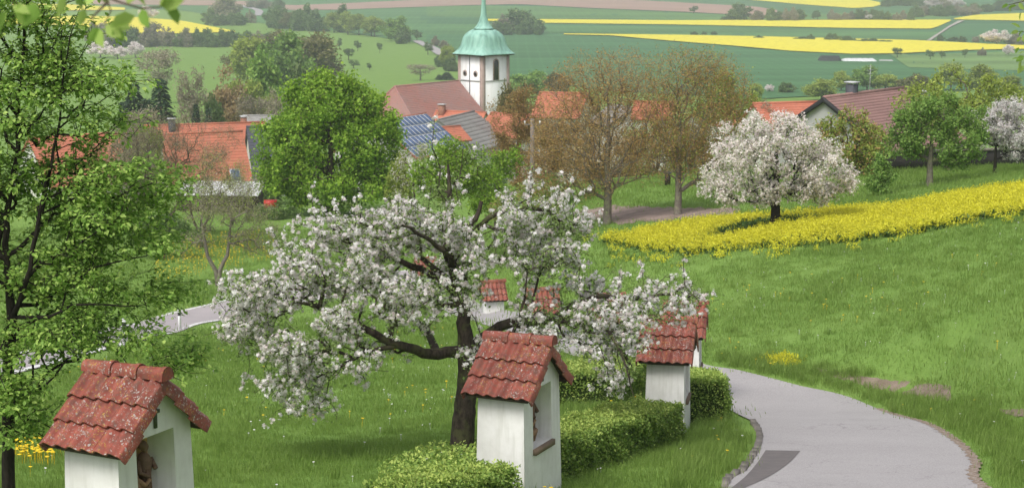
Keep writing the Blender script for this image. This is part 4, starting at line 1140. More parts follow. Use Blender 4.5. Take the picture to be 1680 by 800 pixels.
def apple_hero():
    base = hit(757, 742); Y0 = base.y
    root = thing('apple_tree', 'big old blossoming apple tree with leaning trunk behind the middle shrine', 'tree', base)
    def A(px, py, dy=0.0): return at(px, py, Y0 + dy) - base
    tr = resample([(A(757, 742) - Vector((0, 0, .15))), A(760, 700), A(765, 650), A(768, 610), A(766, 576)], .12, .006)
    nt_ = len(tr); limbs = [(tr, list(np.interp(np.arange(nt_), [0, 2, nt_ * .6, nt_ - 1], [.26, .205, .175, .165])), None)]
    cnt = [nt_]
    index = {}
    def limb(pts, r0, r1, root_i, key=None):
        q = resample([tuple(p) for p in pts], .14, .018); k = len(q)
        limbs.append((q, list(np.linspace(r0, r1, k)), root_i)); st = cnt[0]; cnt[0] += k
        if key: index[key] = (st, k)
    def node(key, f): st, k = index[key]; return st + int((k - 1) * f)
    F0 = nt_ - 1
    limb([A(745, 577, -.05), A(705, 580, -.3), A(670, 570, -.6), A(640, 560, -.7), A(600, 540, -.7), A(560, 515, -.6), A(510, 500, -.5)], .10, .035, F0, 'L')
    limb([A(763, 545), A(758, 500, .05), A(745, 450, .1), A(742, 420, .2), A(752, 390, .2), A(780, 360, .2), A(790, 330, .3)], .125, .03, F0, 'U')
    limb([A(790, 556, .1), A(820, 535, .15), A(870, 527, .2), A(920, 524, .3), A(970, 530, .2), A(1010, 555, 0), A(1035, 600, -.1)], .10, .025, F0, 'R')
    limb([A(720, 455, .2), A(690, 440, .4), A(650, 425, .5), A(600, 400, .6), A(560, 390, .6)], .065, .025, node('U', .35), 'UL')
    limb([A(770, 385, .3), A(815, 350, .3), A(860, 342, .3), A(900, 345, .4), A(930, 370, .4)], .055, .022, node('U', .65), 'UR')
    limb([A(940, 500, .5), A(990, 485, .6), A(1040, 490, .6), A(1090, 482, .5), A(1140, 485, .4)], .05, .015, node('R', .45), 'RR')
    limb([A(600, 575, -.9), A(565, 595, -1.1), A(540, 620, -1.1)], .035, .012, node('L', .45), 'LD')
    limb([A(700, 540, 1.0), A(650, 500, 1.6), A(600, 480, 2.0)], .06, .02, node('L', .15), 'LB')
    limb([A(740, 420, -.6), A(700, 390, -1.1), A(660, 370, -1.5)], .05, .02, node('U', .5), 'UF')
    limb([A(700, 430, .2), A(640, 380, 0), A(590, 365, -.2)], .045, .018, node('U', .4))
    limb([A(1000, 545, -.5), A(1020, 580, -.8), A(1032, 620, -.9), A(1040, 650, -.9)], .03, .01, node('R', .75), 'RD')
    limb([A(738, 330, .3), A(737, 295, .3), A(735, 270, .3)], .05, .02, node('U', .55))
    B = [  # px, py, depth offset, rx, ry, weight
        (560, 430, -.3, 95, 60, 1), (470, 470, -.4, 70, 70, 1), (430, 530, -.6, 55, 75, 1), (510, 540, -.9, 95, 65, 1.1), (600, 480, -.5, 90, 60, 1),
        (480, 400, .5, 45, 35, .7), (540, 375, .3, 60, 35, .8), (640, 400, .2, 80, 50, 1.4), (650, 450, 1.2, 90, 60, 1.1), (720, 375, -.2, 90, 50, 1.7), (770, 430, -.5, 60, 55, 1.2), (600, 370, .2, 60, 30, 1),
        (700, 480, -.9, 80, 45, .9), (575, 580, -.9, 70, 30, .8), (520, 615, -.9, 60, 32, .9), (455, 605, -.8, 50, 40, .9), (495, 650, -.9, 42, 16, .8), (405, 560, -.6, 36, 36, .8), (680, 515, -.5, 75, 22, .8), (885, 350, .3, 66, 38, 2.0), (910, 400, .3, 55, 52, 2.0), (865, 410, .3, 45, 45, 1.4), (845, 400, .4, 35, 50, .6),
        (880, 500, .2, 70, 38, .7), (960, 510, .3, 75, 45, 1.3), (990, 560, -.2, 45, 50, 1.1), (1015, 530, 0, 30, 32, .8), (1085, 482, .45, 60, 18, 1.3), (1140, 484, .4, 26, 14, 1.0), (1030, 510, .2, 45, 28, .7), (920, 560, .1, 60, 28, .5), (740, 280, .4, 40, 45, .3),
        (1022, 590, -.5, 18, 45, .3), (800, 580, -.5, 30, 10, .1), (390, 500, -.3, 35, 40, .5)]
    blobs = []; wts = []
    for px, py, dy, rx, ry, wt in B:
        b = pix_blob(px, py, Y0 + dy, rx, ry, 1.0 if rx > 50 else .6, base); blobs.append(b); wts.append(wt)
    pts = []
    for b, wt in zip(blobs, wts):
        n = int(4.3 * wt * (b[3] * b[5]) ** .75 * 64)
        pts.append(clump_points([b], n, 18 if n > 120 else 9, (.16, .16, .13), .9))
    pts = np.concatenate(pts)
    P, par, rad, n0 = grow(limbs, pts, .25)
    # hanging twigs
    hang = []
    for px, py, l_ in [(400, 540, .5), (385, 500, .4), (500, 620, .5), (430, 620, .45), (520, 640, .3), (570, 610, .4), (620, 580, .25), (900, 560, .4), (930, 550, .5), (1010, 590, .5), (960, 430, .35), (850, 440, .4), (450, 520, .5), (560, 640, .25), (470, 600, .7), (440, 560, .8), (590, 590, .3), (985, 600, .5), (1020, 630, .35), (950, 440, .4), (1150, 490, .2), (545, 630, .3), (420, 590, .55), (1015, 570, .5), (470, 640, .35)]:
        j = int(np.argmin(np.linalg.norm(P[n0:] - np.array(A(px, py, -.6)), axis=1))) + n0
        prev = j; q = P[j].copy(); dirx = rng.normal() * .25
        for s in range(int(l_ / .07)):
            q = q + np.array([dirx * .05 + rng.normal() * .02, rng.normal() * .02, -.07]); hang.append((q.copy(), prev)); prev = len(P) + len(hang) - 1
    # upright water shoots
    for px, py in [(555, 350), (580, 350), (520, 360), (705, 340), (760, 335), (880, 320), (900, 315), (930, 470), (1010, 460), (1060, 465), (1130, 470), (1000, 470), (870, 330), (660, 350), (740, 250), (755, 250)]:
        j = int(np.argmin(np.linalg.norm(P[n0:] - np.array(A(px, py, .2)), axis=1))) + n0
        prev = j; q = P[j].copy(); lx = rng.normal() * .15
        for s in range(int(rng.uniform(4, 8))):
            q = q + np.array([lx * .06, rng.normal() * .01, .07]); hang.append((q.copy(), prev)); prev = len(P) + len(hang) - 1
    P = np.vstack([P, np.array([h[0] for h in hang])]); par = np.concatenate([par, [h[1] for h in hang]]).astype(int); rad = np.concatenate([rad, np.zeros(len(hang))])
    mb = MB(); skeleton_mesh(mb, P, par, rad, n0, .0042, .05, 10)
    part('trunk', mb, M['bark_dark'], root, smooth=True)
    tips = P[n0:]; nt2 = len(tips)
    # sprigs: extra short positions between a node and its parent
    mid = (P[n0:] + P[par[n0:]]) / 2; ln = np.linalg.norm(P[n0:] - P[par[n0:]], axis=1)
    sp = np.vstack([tips, mid[(ln > .08) & (ln < .5)]])
    fl = sp[rng.random(len(sp)) < .90]
    # fewer flowers high in the green middle and in the shoots
    green = (np.abs(fl[:, 0] - A(740, 280).x) < .6) & (fl[:, 2] > A(740, 335).z)
    fl = fl[~green | (rng.random(len(fl)) < .25)]
    f = MB(); fl2 = fl + rng.normal(size=fl.shape) * .05
    fl2 = fl2[nz(fl2[:, 0] + fl2[:, 2], fl2[:, 1] + fl2[:, 2], 4.0, 3) > .30]; put_flowers(f, fl2, 12, .034, .0305)
    part('blossom', f, M['petal'], root, kind='stuff')
    l_ = MB(); put_leaves(l_, sp, 6, .06, .047, LEAF2, -.05, .2); part('foliage', l_, M['leaf_apple'], root, kind='stuff')
    return root
apple_hero()

# ---------------------------------------------------------------- left foreground tree
def left_tree():
    bx, Y0 = 12, 18.9
    bp = at(bx, 800, Y0); bp.z = float(hgt(bp.x, bp.y)); base = bp
    root = thing('linden_tree', 'leafy green tree with dark trunk filling the left edge', 'tree', base)
    def A(px, py, dy=0.0): return at(px, py, Y0 + dy) - base
    tr = resample([Vector((0, 0, -.1)), A(14, 800), A(14, 720), A(12, 650), A(14, 590), A(20, 520)], .2, .006); k = len(tr)
    limbs = [(tr, list(np.linspace(.085, .062, k)), None)]; F0 = k - 1; c = [k]
    def limb(pts, r0, r1, ri):
        q = resample([tuple(p) for p in pts], .15, .01); limbs.append((q, list(np.linspace(r0, r1, len(q))), ri)); s = c[0]; c[0] += len(q); return s, len(q)
    s1 = limb([A(14, 470), A(8, 400), A(15, 330), A(30, 250), A(30, 160), A(40, 80), A(45, 10), A(50, -60)], .042, .010, F0)
    s2 = limb([A(30, 500, -.1), A(50, 440, -.2), A(60, 380, -.2), A(75, 300, -.2), A(95, 220, -.2), A(105, 120, -.2), A(115, 60, -.2)], .030, .008, F0)
    limb([A(60, 500, .1), A(110, 470, .1), A(150, 440), A(190, 430), A(240, 420)], .022, .006, s2[0])
    limb([A(80, 520, -.2), A(120, 500, -.3), A(180, 500, -.3), A(240, 500, -.3)], .02, .006, F0)
    limb([A(70, 350, -.1), A(120, 330), A(170, 330), A(225, 310), A(265, 295)], .02, .005, s2[0] + s2[1] // 2)
    limb([A(60, 240), A(110, 200), A(160, 170), A(190, 150)], .018, .005, s1[0] + s1[1] // 2)
    limb([A(-40, 400), A(-100, 340), A(-160, 280)], .04, .01, s1[0] + 2)
    limb([A(5, 560, -.4), A(-10, 600, -.7), A(10, 640, -.9)], .012, .004, F0 - 1)
    B = [(20, 60, 0, 90, 70), (95, 90, .1, 60, 60), (150, 130, 0, 55, 40), (60, 180, -.2, 90, 60), (150, 190, 0, 50, 30), (10, 260, .2, 90, 80), (100, 270, 0, 85, 50), (185, 285, 0, 55, 30), (235, 300, 0, 50, 26),
         (130, 340, -.2, 100, 42), (215, 340, 0, 65, 25), (60, 400, .1, 100, 60), (160, 400, .1, 90, 35), (235, 400, .1, 45, 22), (110, 465, 0, 110, 42), (215, 475, 0, 75, 35), (265, 490, .1, 34, 22), (150, 535, 0, 100, 32), (60, 550, 0, 80, 38),
         (225, 545, 0, 40, 22), (25, 620, -.3, 45, 35), (-90, 200, 0, 90, 150), (-100, 430, 0, 90, 110), (20, -30, 0, 120, 60), (45, 690, -.2, 38, 24), (40, 655, -.2, 28, 16), (110, 570, .2, 60, 20), (300, 590, .5, 22, 8)]
    pts = []
    for px, py, dy, rx, ry in B:
        b = pix_blob(px, py, Y0 + dy, rx, ry, .55, base); n = int(120 * (b[3] * b[5]) ** .75 * 5.6)
        d = rand_dirs(n); pts.append(clump_points([b], n, 20, (.17, .17, .06), .9))
    pts = np.concatenate(pts)
    P, par, rad, n0 = grow(limbs, pts, .3)
    mb = MB(); skeleton_mesh(mb, P, par, rad, n0, .0028, .03, 8); part('trunk', mb, M['bark_black'], root, smooth=True)
    n = len(P) - n0; per = 10
    out = P[n0:] - P[par[n0:]]; out = np.repeat(out, per, axis=0); nn = n * per
    pos = np.repeat(P[n0:], per, axis=0) + rng.normal(size=(nn, 3)) * .032
    d = rand_dirs(nn); d[:, 2] = -.35 + .25 * rng.normal(size=nn); d += out / (np.linalg.norm(out, axis=1, keepdims=True) + 1e-9) * .8
    rot = rotmats(d, rng.normal(size=nn) * .4); size = .056 * (0.55 + .75 * rng.random(nn)); rv = rng.random(nn)
    px_ = (pos + np.array(base)); vis = (px_[:, 0] / px_[:, 1] > -.285) & (px_[:, 2] / px_[:, 1] > -.30) & (px_[:, 2] / px_[:, 1] < -.035)
    order = np.argsort(-(size / px_[:, 1]) * vis)[:300]; rest = np.ones(nn, bool); rest[order] = False
    f = MB(); stamp(f, *LEAF6, pos[rest], rot[rest], size[rest], rv[rest]); part('foliage', f, M['leaf_linden'], root, kind='stuff')
    singles = []
    for t in (0.2, 0.5, 0.85):
        q = MB(); q.add(LEAF6[0], LEAF6[1], t); singles.append(q.mesh('leaf', M['leaf_linden']))
    for j, i in enumerate(order):
        m4 = Matrix(rot[i].tolist()).to_4x4() @ Matrix.Scale(float(size[i]), 4); m4.translation = Vector(pos[i])
        o = link('leaf', singles[j % 3], root); o.matrix_local = m4
    return root
left_tree()

def twig(name, label, root_pt, paths, leaves, mat, size, r0):
    """a branch reaching into the view: stem plus separate leaves"""
    root = thing(name, label, 'branch', root_pt); st = MB(); rp_ = Vector(root_pt)
    for p in paths: st.tube([Vector(q) - rp_ for q in p], list(np.linspace(r0, r0 * .35, len(p))), 6)
    part('stem', st, M['bark_brown'], root, smooth=True)
    me = []
    for t in (.5, .8, 1.0):
        q = MB(); q.add(LEAF6[0], LEAF6[1], t); me.append(q.mesh('leaf', M[mat]))
    for j, (p, ang) in enumerate(leaves):
        d = np.array([[math.cos(R(ang)), random.uniform(-.4, .4), math.sin(R(ang))]]); rt = rotmats(d, np.array([random.gauss(0.9, .5)]))[0]
        m4 = Matrix(rt.tolist()).to_4x4() @ Matrix.Scale(size * random.uniform(.75, 1.2), 4); m4.translation = Vector(p) - rp_
        o = link('leaf', me[j % 3], root); o.matrix_local = m4
    return root
Yt = 4.6
T = lambda px, py, dy=0: at(px, py, Yt + dy)
twig('overhanging_branch', 'out-of-focus leafy twig hanging into the top left corner', T(60, -80), [[T(60, -80), T(120, -30, .05), T(175, 0), T(182, 18), T(172, 40)], [T(150, -14, .03), T(200, 5), T(232, 14), T(262, 12), T(278, 8)], [T(175, 5), T(150, 30), T(160, 48)], [T(60, -80), T(30, -30), T(20, 10)]],
     [(T(275, 8), -60), (T(262, 8), 10), (T(262, 12), 60), (T(232, 14), -70), (T(240, 12), 130), (T(172, 42), -35), (T(165, 46), -130), (T(160, 46), -75), (T(180, 40), -10), (T(185, 44), -55), (T(140, 15), -110), (T(142, 10), 60), (T(120, -8), -60), (T(100, -10), -100), (T(210, 8), 80), (T(60, 5), -120), (T(30, 5), -80), (T(20, 10), -20), (T(10, 18), -110), (T(222, 26), -160), (T(180, 5), 140)],
     'leaf_linden', .062, .004)
Yt2 = 11.5
T = lambda px, py, dy=0: at(px, py, Yt2 + dy)
twig('overhanging_branch', 'leafy branch tips at the right edge near the top', T(1800, -20), [[T(1800, -20), T(1740, -20), T(1690, 0), T(1655, 8)], [T(1800, -20), T(1740, 40), T(1700, 55), T(1672, 52)], [T(1740, 40), T(1710, 90), T(1680, 105)]],
     [(T(1655, 8), 200), (T(1660, 8), 250), (T(1672, 4), 300), (T(1668, 10), 190), (T(1680, 2), 120), (T(1672, 52), 190), (T(1678, 50), 230), (T(1680, 56), 260), (T(1676, 62), 210), (T(1684, 62), 280), (T(1674, 46), 150), (T(1682, 84), 200), (T(1680, 92), 220), (T(1676, 100), 250), (T(1684, 104), 270), (T(1672, 96), 180), (T(1680, 108), 230), (T(1690, 30), 240), (T(1672, 78), 240), (T(1664, 2), 60), (T(1676, 20), 250)],
     'leaf_linden', .06, .006)

# ---------------------------------------------------------------- generic trees
def make_tree(H, crown, trunkH, r0, nodes, leaf_mats, bark, leafs, rtip, bf=.3, lean=0.0, tmpl=CARD, multi=1, wobble=.03, clump=True):
    """returns list of (part name, mesh, kind). crown: blobs in metres relative to the base; leafs: (material index per list) (per, spread, size, kind)"""
    limbs = []; c = 0; mainr = None
    top = trunkH
    for k in range(multi):
        a = 6.28 * k / multi + rng.random(); sp_r = 0 if multi == 1 else .35 * H * .25
        pl = [(0, 0, -.2), (lean * .3 + math.cos(a) * sp_r * .2, math.sin(a) * sp_r * .2, top * .5), (lean + math.cos(a) * sp_r, math.sin(a) * sp_r, top), (lean * 1.4 + math.cos(a) * sp_r * 1.5, math.sin(a) * sp_r * 1.5, top + (H - top) * .45)]
        q = resample(pl, H * .06, wobble * H * .1); k_ = len(q)
        limbs.append((q, list(np.interp(np.arange(k_), [0, 1, k_ - 1], [r0 * 1.3, r0, r0 * .35])), None))
    pts = clump_points(crown, nodes, 14, (H * .028,) * 3) if clump else blob_points(crown, nodes); P, par, rad, n0 = grow(limbs, pts, bf)
    mb = MB(); skeleton_mesh(mb, P, par, rad, n0, rtip, r0 * .5, 7)
    out = [('trunk', mb.mesh('trunk', M[bark], True), None)]
    for nm, mat, frac, per, spread, size, tm in leafs:
        f = MB(); q = P[n0:]; q = q[rng.random(len(q)) < frac]
        (put_flowers if tm == 'flower' else put_cards if tm == 'card' else put_leaves)(f, q, per, spread, size)
        out.append((nm, f.mesh(nm, M[mat]), 'stuff'))
    return out

def plant_tree(parts, loc, label, cat='tree', rz=0.0, scale=(1, 1, 1), group=None, name='tree'):
    root = thing(name, label, cat, loc, rz, group); root.scale = scale
    for nm, me, kd in parts: link(nm, me, root, kind=kd)
    return root

def mid_tree(px, base_py, Y, crown_px, label, name, nodes, bark, leafs, r0, rtip=.006, bf=.3, multi=1, clump=True, cat='tree', group=None, depth=None, rest=True, lean=0, trunk_f=.45):
    """tree standing at a photo column px at distance Y; crown_px: list of (px,py,rx,ry) seen in the photo"""
    g = hit(px, base_py) if Y is None else None
    if g is None: a, _ = ray(px, 400); g = Vector((float(a) * Y, Y, float(hgt(float(a) * Y, Y))))
    s = g.y / F_PX; bl = []
    for b in crown_px:
        cx, cy, rx, ry = b[:4]; dy = b[4] if len(b) > 4 else 0
        p = at(cx, cy, g.y + dy) - g; bl.append((p.x, dy, p.z, rx * s, (depth or 1) * (rx * s * .9), ry * s))
    H = max(b[2] + b[5] for b in bl); low = min(b[2] - b[5] for b in bl)
    parts = make_tree(H, bl, max(low * .9, H * .15) if trunk_f is None else max(H * trunk_f * .6, low), r0, nodes, None, bark, leafs, rtip, bf, multi=multi, lean=lean, clump=clump)
    return plant_tree(parts, g, label, cat, name=name, group=group)

# blossoming apple on the yellow field
mid_tree(1272, 381, None, [(1275, 255, 100, 66), (1212, 285, 58, 48), (1338, 280, 62, 48), (1190, 305, 38, 34), (1360, 295, 44, 34), (1275, 225, 70, 38), (1250, 310, 60, 22), (1320, 315, 50, 20)],
         'pink-white blossoming apple tree standing in the yellow rape strip', 'apple_tree', 3200, 'bark_black',
         [('blossom', 'petal_pink', .97, 11, .11, .042, 'flower'), ('foliage', 'leaf_apple', .7, 5, .10, .07, 'leaf')], .22, .005, .3)
mid_tree(997, 367, None, [(985, 215, 110, 95), (930, 235, 70, 80), (1040, 190, 80, 75), (975, 130, 65, 52), (1030, 125, 55, 50), (900, 280, 45, 45), (1070, 260, 45, 45), (930, 150, 45, 40), (960, 300, 60, 25)],
         'larger walnut tree with reddish brown new leaves, left of its neighbour', 'walnut_tree', 3800, 'bark_grey',
         [('foliage', 'leaf_brown', .95, 9, .14, .072, 'leaf'), ('catkins', 'leaf_rust', .6, 4, .12, .065, 'leaf')], .21, .0045, .42, clump=False)
mid_tree(1113, 352, None, [(1140, 190, 85, 80), (1180, 150, 55, 60), (1110, 130, 60, 55), (1200, 220, 40, 50), (1090, 230, 50, 60), (1150, 265, 60, 40), (1160, 110, 50, 32), (1215, 150, 25, 30)],
         'second walnut tree, slimmer, next to the blossoming apple', 'walnut_tree', 3200, 'bark_grey',
         [('foliage', 'leaf_brown', .95, 8, .14, .072, 'leaf'), ('catkins', 'leaf_olive', .5, 4, .14, .075, 'leaf')], .18, .0045, .42, clump=False)
mid_tree(545, 335, 120, [(545, 225, 95, 80), (490, 250, 60, 60), (600, 245, 58, 62), (540, 165, 62, 42), (470, 285, 50, 45), (620, 285, 42, 40), (580, 180, 52, 42), (500, 190, 48, 42), (545, 305, 95, 30), (545, 325, 60, 16), (455, 215, 24, 20), (445, 265, 22, 20), (640, 215, 22, 22), (645, 265, 20, 20), (525, 135, 26, 16), (575, 142, 22, 16), (480, 165, 22, 18), (618, 168, 20, 20), (440, 305, 22, 18), (650, 300, 18, 18)],
         'large round bright green maple in front of the village', 'maple_tree', 3800, 'bark_brown',
         [('foliage', 'leaf_bright', 1, 13, .22, .17, 'card')], .35, .012, .3)
mid_tree(1525, 305, None, [(1535, 215, 62, 45), (1490, 220, 38, 40), (1580, 220, 40, 42), (1540, 180, 50, 32), (1500, 190, 35, 30), (1575, 255, 35, 22)],
         'green apple tree with forked trunk on the grass behind the rape', 'apple_tree', 1500, 'bark_grey',
         [('foliage', 'leaf_green', 1, 10, .13, .10, 'card')], .17, .009, .25)
mid_tree(1550, 290, 97, [(1560, 150, 60, 38), (1620, 165, 55, 40), (1520, 170, 45, 40), (1600, 200, 60, 40), (1660, 190, 40, 40)],
         'tall yellow-green pear tree behind the forked apple tree', 'pear_tree', 1500, 'bark_brown',
         [('foliage', 'leaf_olive', 1, 7, .16, .12, 'card')], .19, .010, .25)
mid_tree(1385, 285, 96, [(1385, 235, 56, 42), (1350, 235, 38, 38), (1425, 240, 42, 40), (1390, 210, 46, 26), (1400, 262, 50, 22)],
         'low olive-green tree in front of the brown roof', 'plum_tree', 1300, 'bark_brown',
         [('foliage', 'leaf_olive', 1, 6, .15, .11, 'card'), ('buds', 'leaf_brown', .6, 4, .15, .10, 'card')], .14, .010, .25)
mid_tree(1445, 320, None, [(1445, 290, 20, 28), (1440, 305, 20, 16), (1448, 268, 14, 16)],
         'slim upright green shrub left of the forked apple tree', 'shrub', 500, 'bark_brown',
         [('foliage', 'leaf_green', 1, 9, .10, .09, 'card')], .04, .006, .25, cat='shrub')
mid_tree(1632, 284, None, [(1632, 215, 32, 38), (1610, 215, 22, 28), (1655, 225, 30, 30), (1640, 190, 25, 20)],
         'white blossoming fruit tree at the right edge, the smaller one in front', 'cherry_tree', 1100, 'bark_black',
         [('blossom', 'petal', .97, 10, .11, .04, 'flower'), ('foliage', 'leaf_green', .4, 3, .1, .07, 'leaf')], .10, .008, .25)
mid_tree(1700, 280, None, [(1680, 200, 42, 42), (1700, 180, 50, 30), (1665, 225, 30, 30)],
         'white blossoming fruit tree cut by the right edge', 'cherry_tree', 1100, 'bark_black',
         [('blossom', 'petal', .97, 10, .12, .045, 'flower')], .12, .008, .25)
mid_tree(275, 360, 108, [(240, 260, 70, 60), (310, 270, 65, 55), (350, 250, 50, 50), (270, 215, 70, 30), (220, 310, 50, 40)],
         'bare brown tree beside the orange roofs', 'bare_tree', 3200, 'bark_brown',
         [('buds', 'leaf_grey', .95, 9, .14, .055, 'leaf'), ('new_leaves', 'leaf_rust', .5, 6, .12, .055, 'leaf')], .12, .0045, .3, multi=2)
mid_tree(356, 440, 92, [(370, 320, 60, 35), (345, 355, 45, 30), (410, 350, 45, 35), (395, 380, 45, 35), (310, 400, 35, 20), (440, 390, 30, 30)],
         'gnarled lichen-covered apple tree beyond the lower road', 'apple_tree', 1700, 'bark_grey',
         [('foliage', 'leaf_grey', .9, 6, .11, .06, 'leaf'), ('new_leaves', 'leaf_olive', .8, 6, .11, .06, 'leaf')], .13, .007, .2, multi=2)
mid_tree(467, 668, None, [(467, 600, 18, 25), (460, 575, 25, 25), (480, 570, 20, 30)],
         'thin young fruit tree trunk standing under the left apple branches', 'young_tree', 130, 'bark_grey',
         [('blossom', 'petal', .7, 6, .05, .023, 'flower'), ('foliage', 'leaf_apple', .9, 6, .05, .045, 'leaf')], .055, .005, .25, trunk_f=.9)
# greenery between the apple crown and the village
mid_tree(735, 335, 90, [(740, 285, 50, 38), (705, 290, 38, 32), (775, 280, 35, 38), (745, 255, 35, 22)],
         'green apple tree with a few blossoms, behind the top of the big apple', 'apple_tree', 1200, 'bark_brown',
         [('foliage', 'leaf_bright', 1, 12, .14, .10, 'card'), ('blossom', 'petal', .12, 9, .10, .04, 'flower')], .14, .009, .25)
mid_tree(680, 340, 108, [(680, 275, 35, 38), (665, 300, 28, 25), (695, 255, 22, 20)],
         'pale blossoming pear tree below the solar roof', 'pear_tree', 500, 'bark_brown',
         [('blossom', 'petal_pink', .7, 6, .13, .045, 'flower'), ('foliage', 'leaf_olive', .9, 4, .14, .09, 'card')], .12, .009, .25)
mid_tree(812, 345, 95, [(812, 290, 32, 38), (800, 320, 40, 28), (830, 260, 22, 24)],
         'bright green bush right of the upright apple limb', 'shrub', 500, 'bark_brown',
         [('foliage', 'leaf_bright', 1, 9, .14, .11, 'card')], .08, .008, .3, cat='shrub')
mid_tree(875, 360, 88, [(865, 330, 48, 28), (900, 345, 40, 22), (840, 345, 35, 20)],
         'low yellowish brush left of the larger walnut', 'shrub', 450, 'bark_brown',
         [('foliage', 'leaf_olive', 1, 11, .14, .09, 'card'), ('buds', 'leaf_rust', .8, 5, .14, .08, 'card')], .06, .007, .3, cat='shrub', multi=3)
mid_tree(925, 350, 100, [(925, 320, 38, 28), (960, 325, 30, 24), (895, 315, 30, 25)],
         'green bush behind the larger walnut trunk', 'shrub', 400, 'bark_brown',
         [('foliage', 'leaf_green', 1, 8, .16, .11, 'card')], .06, .008, .3, cat='shrub', multi=3)
mid_tree(850, 320, 150, [(850, 200, 45, 45), (835, 240, 38, 40), (880, 235, 42, 48), (860, 165, 30, 25)],
         'brown budding tree just right of the church tower', 'bare_tree', 1500, 'bark_brown',
         [('buds', 'leaf_brown', 1, 14, .2, .13, 'leaf')], .25, .007, .3)
mid_tree(905, 320, 130, [(905, 250, 50, 50), (880, 290, 45, 30), (930, 220, 35, 30)],
         'brown budding tree behind the utility pole', 'bare_tree', 1400, 'bark_brown',
         [('buds', 'leaf_brown', 1, 14, .18, .12, 'leaf')], .2, .006, .3)
mid_tree(1075, 330, 125, [(1070, 270, 50, 35), (1110, 265, 45, 40), (1035, 285, 35, 25)],
         'green-brown thicket between the two walnut trunks', 'thicket', 700, 'bark_brown',
         [('foliage', 'leaf_olive', 1, 6, .2, .13, 'card'), ('buds', 'leaf_rust', 1, 5, .2, .12, 'card')], .1, .012, .25, cat='shrub', multi=3)
mid_tree(1160, 320, 130, [(1170, 260, 45, 35), (1200, 250, 40, 40)],
         'olive thicket behind the second walnut', 'thicket', 600, 'bark_brown',
         [('foliage', 'leaf_olive', 1, 7, .2, .14, 'card')], .1, .012, .25, cat='shrub', multi=3)
mid_tree(1195, 240, 165, [(1190, 160, 40, 40), (1225, 175, 28, 30), (1160, 180, 30, 30)],
         'yellow-green tree behind the second walnut crown', 'tree', 700, 'bark_brown',
         [('foliage', 'leaf_olive', 1, 7, .22, .16, 'card')], .2, .014, .25)
mid_tree(1005, 320, 128, [(1005, 288, 40, 24), (975, 290, 30, 20), (1035, 300, 25, 16)],
         'dark spruce-green bush behind the walnut trunks', 'shrub', 400, 'bark_black',
         [('foliage', 'leaf_dark', 1, 9, .18, .14, 'card')], .08, .01, .3, cat='shrub')
mid_tree(330, 400, 112, [(300, 385, 26, 14), (330, 390, 30, 16), (275, 370, 20, 22)],
         'dark green bush below the bare tree', 'shrub', 300, 'bark_black',
         [('foliage', 'leaf_bush', 1, 9, .14, .12, 'card')], .05, .01, .3, cat='shrub')

mid_tree(215, 350, 116, [(205, 280, 60, 55), (160, 300, 50, 50), (240, 300, 40, 40), (200, 235, 40, 30)],
         'bare brownish tree behind the edge of the left tree', 'bare_tree', 2200, 'bark_brown',
         [('buds', 'leaf_grey', .9, 9, .15, .06, 'leaf'), ('new_leaves', 'leaf_olive', .4, 5, .12, .06, 'leaf')], .12, .005, .3, multi=2)
mid_tree(330, 390, 104, [(345, 290, 45, 40), (310, 320, 45, 35), (375, 310, 40, 30), (400, 290, 30, 25)],
         'thin-twigged budding tree before the white house wall', 'bare_tree', 1600, 'bark_brown',
         [('buds', 'leaf_grey', .9, 6, .13, .05, 'leaf'), ('new_leaves', 'leaf_olive', .7, 6, .12, .06, 'leaf')], .10, .0045, .3, multi=2)
mid_tree(268, 400, 100, [(262, 370, 36, 24), (300, 378, 30, 18), (230, 380, 30, 24)],
         'green bush beside the lower road behind the left tree', 'shrub', 500, 'bark_brown',
         [('foliage', 'leaf_bush', 1, 10, .14, .09, 'card')], .05, .007, .3, cat='shrub', multi=3)
mid_tree(440, 370, 118, [(430, 350, 22, 14), (455, 352, 18, 12), (470, 345, 16, 14)],
         'low dark green bush at the foot of the maple', 'shrub', 350, 'bark_brown',
         [('foliage', 'leaf_bush', 1, 10, .14, .09, 'card')], .05, .007, .3, cat='shrub', multi=3)
mid_tree(985, 335, 118, [(985, 250, 45, 45), (955, 270, 35, 35), (1020, 255, 40, 42), (985, 215, 40, 28)],
         'brown budding thicket right behind the larger walnut', 'thicket', 1500, 'bark_brown',
         [('buds', 'leaf_brown', 1, 11, .18, .09, 'leaf')], .1, .005, .3, cat='shrub', multi=3)
mid_tree(1130, 330, 120, [(1130, 245, 38, 42), (1105, 225, 34, 34), (1165, 235, 34, 40)],
         'brown budding thicket behind the second walnut', 'thicket', 1300, 'bark_brown',
         [('buds', 'leaf_brown', 1, 10, .18, .09, 'leaf'), ('leaves', 'leaf_olive', .6, 6, .18, .09, 'leaf')], .1, .005, .3, cat='shrub', multi=3)
mid_tree(1060, 325, 135, [(1060, 225, 36, 30), (1045, 250, 30, 30)],
         'pale green budding tree between the walnuts', 'bare_tree', 900, 'bark_brown',
         [('buds', 'leaf_olive', 1, 8, .18, .09, 'leaf')], .1, .006, .3)
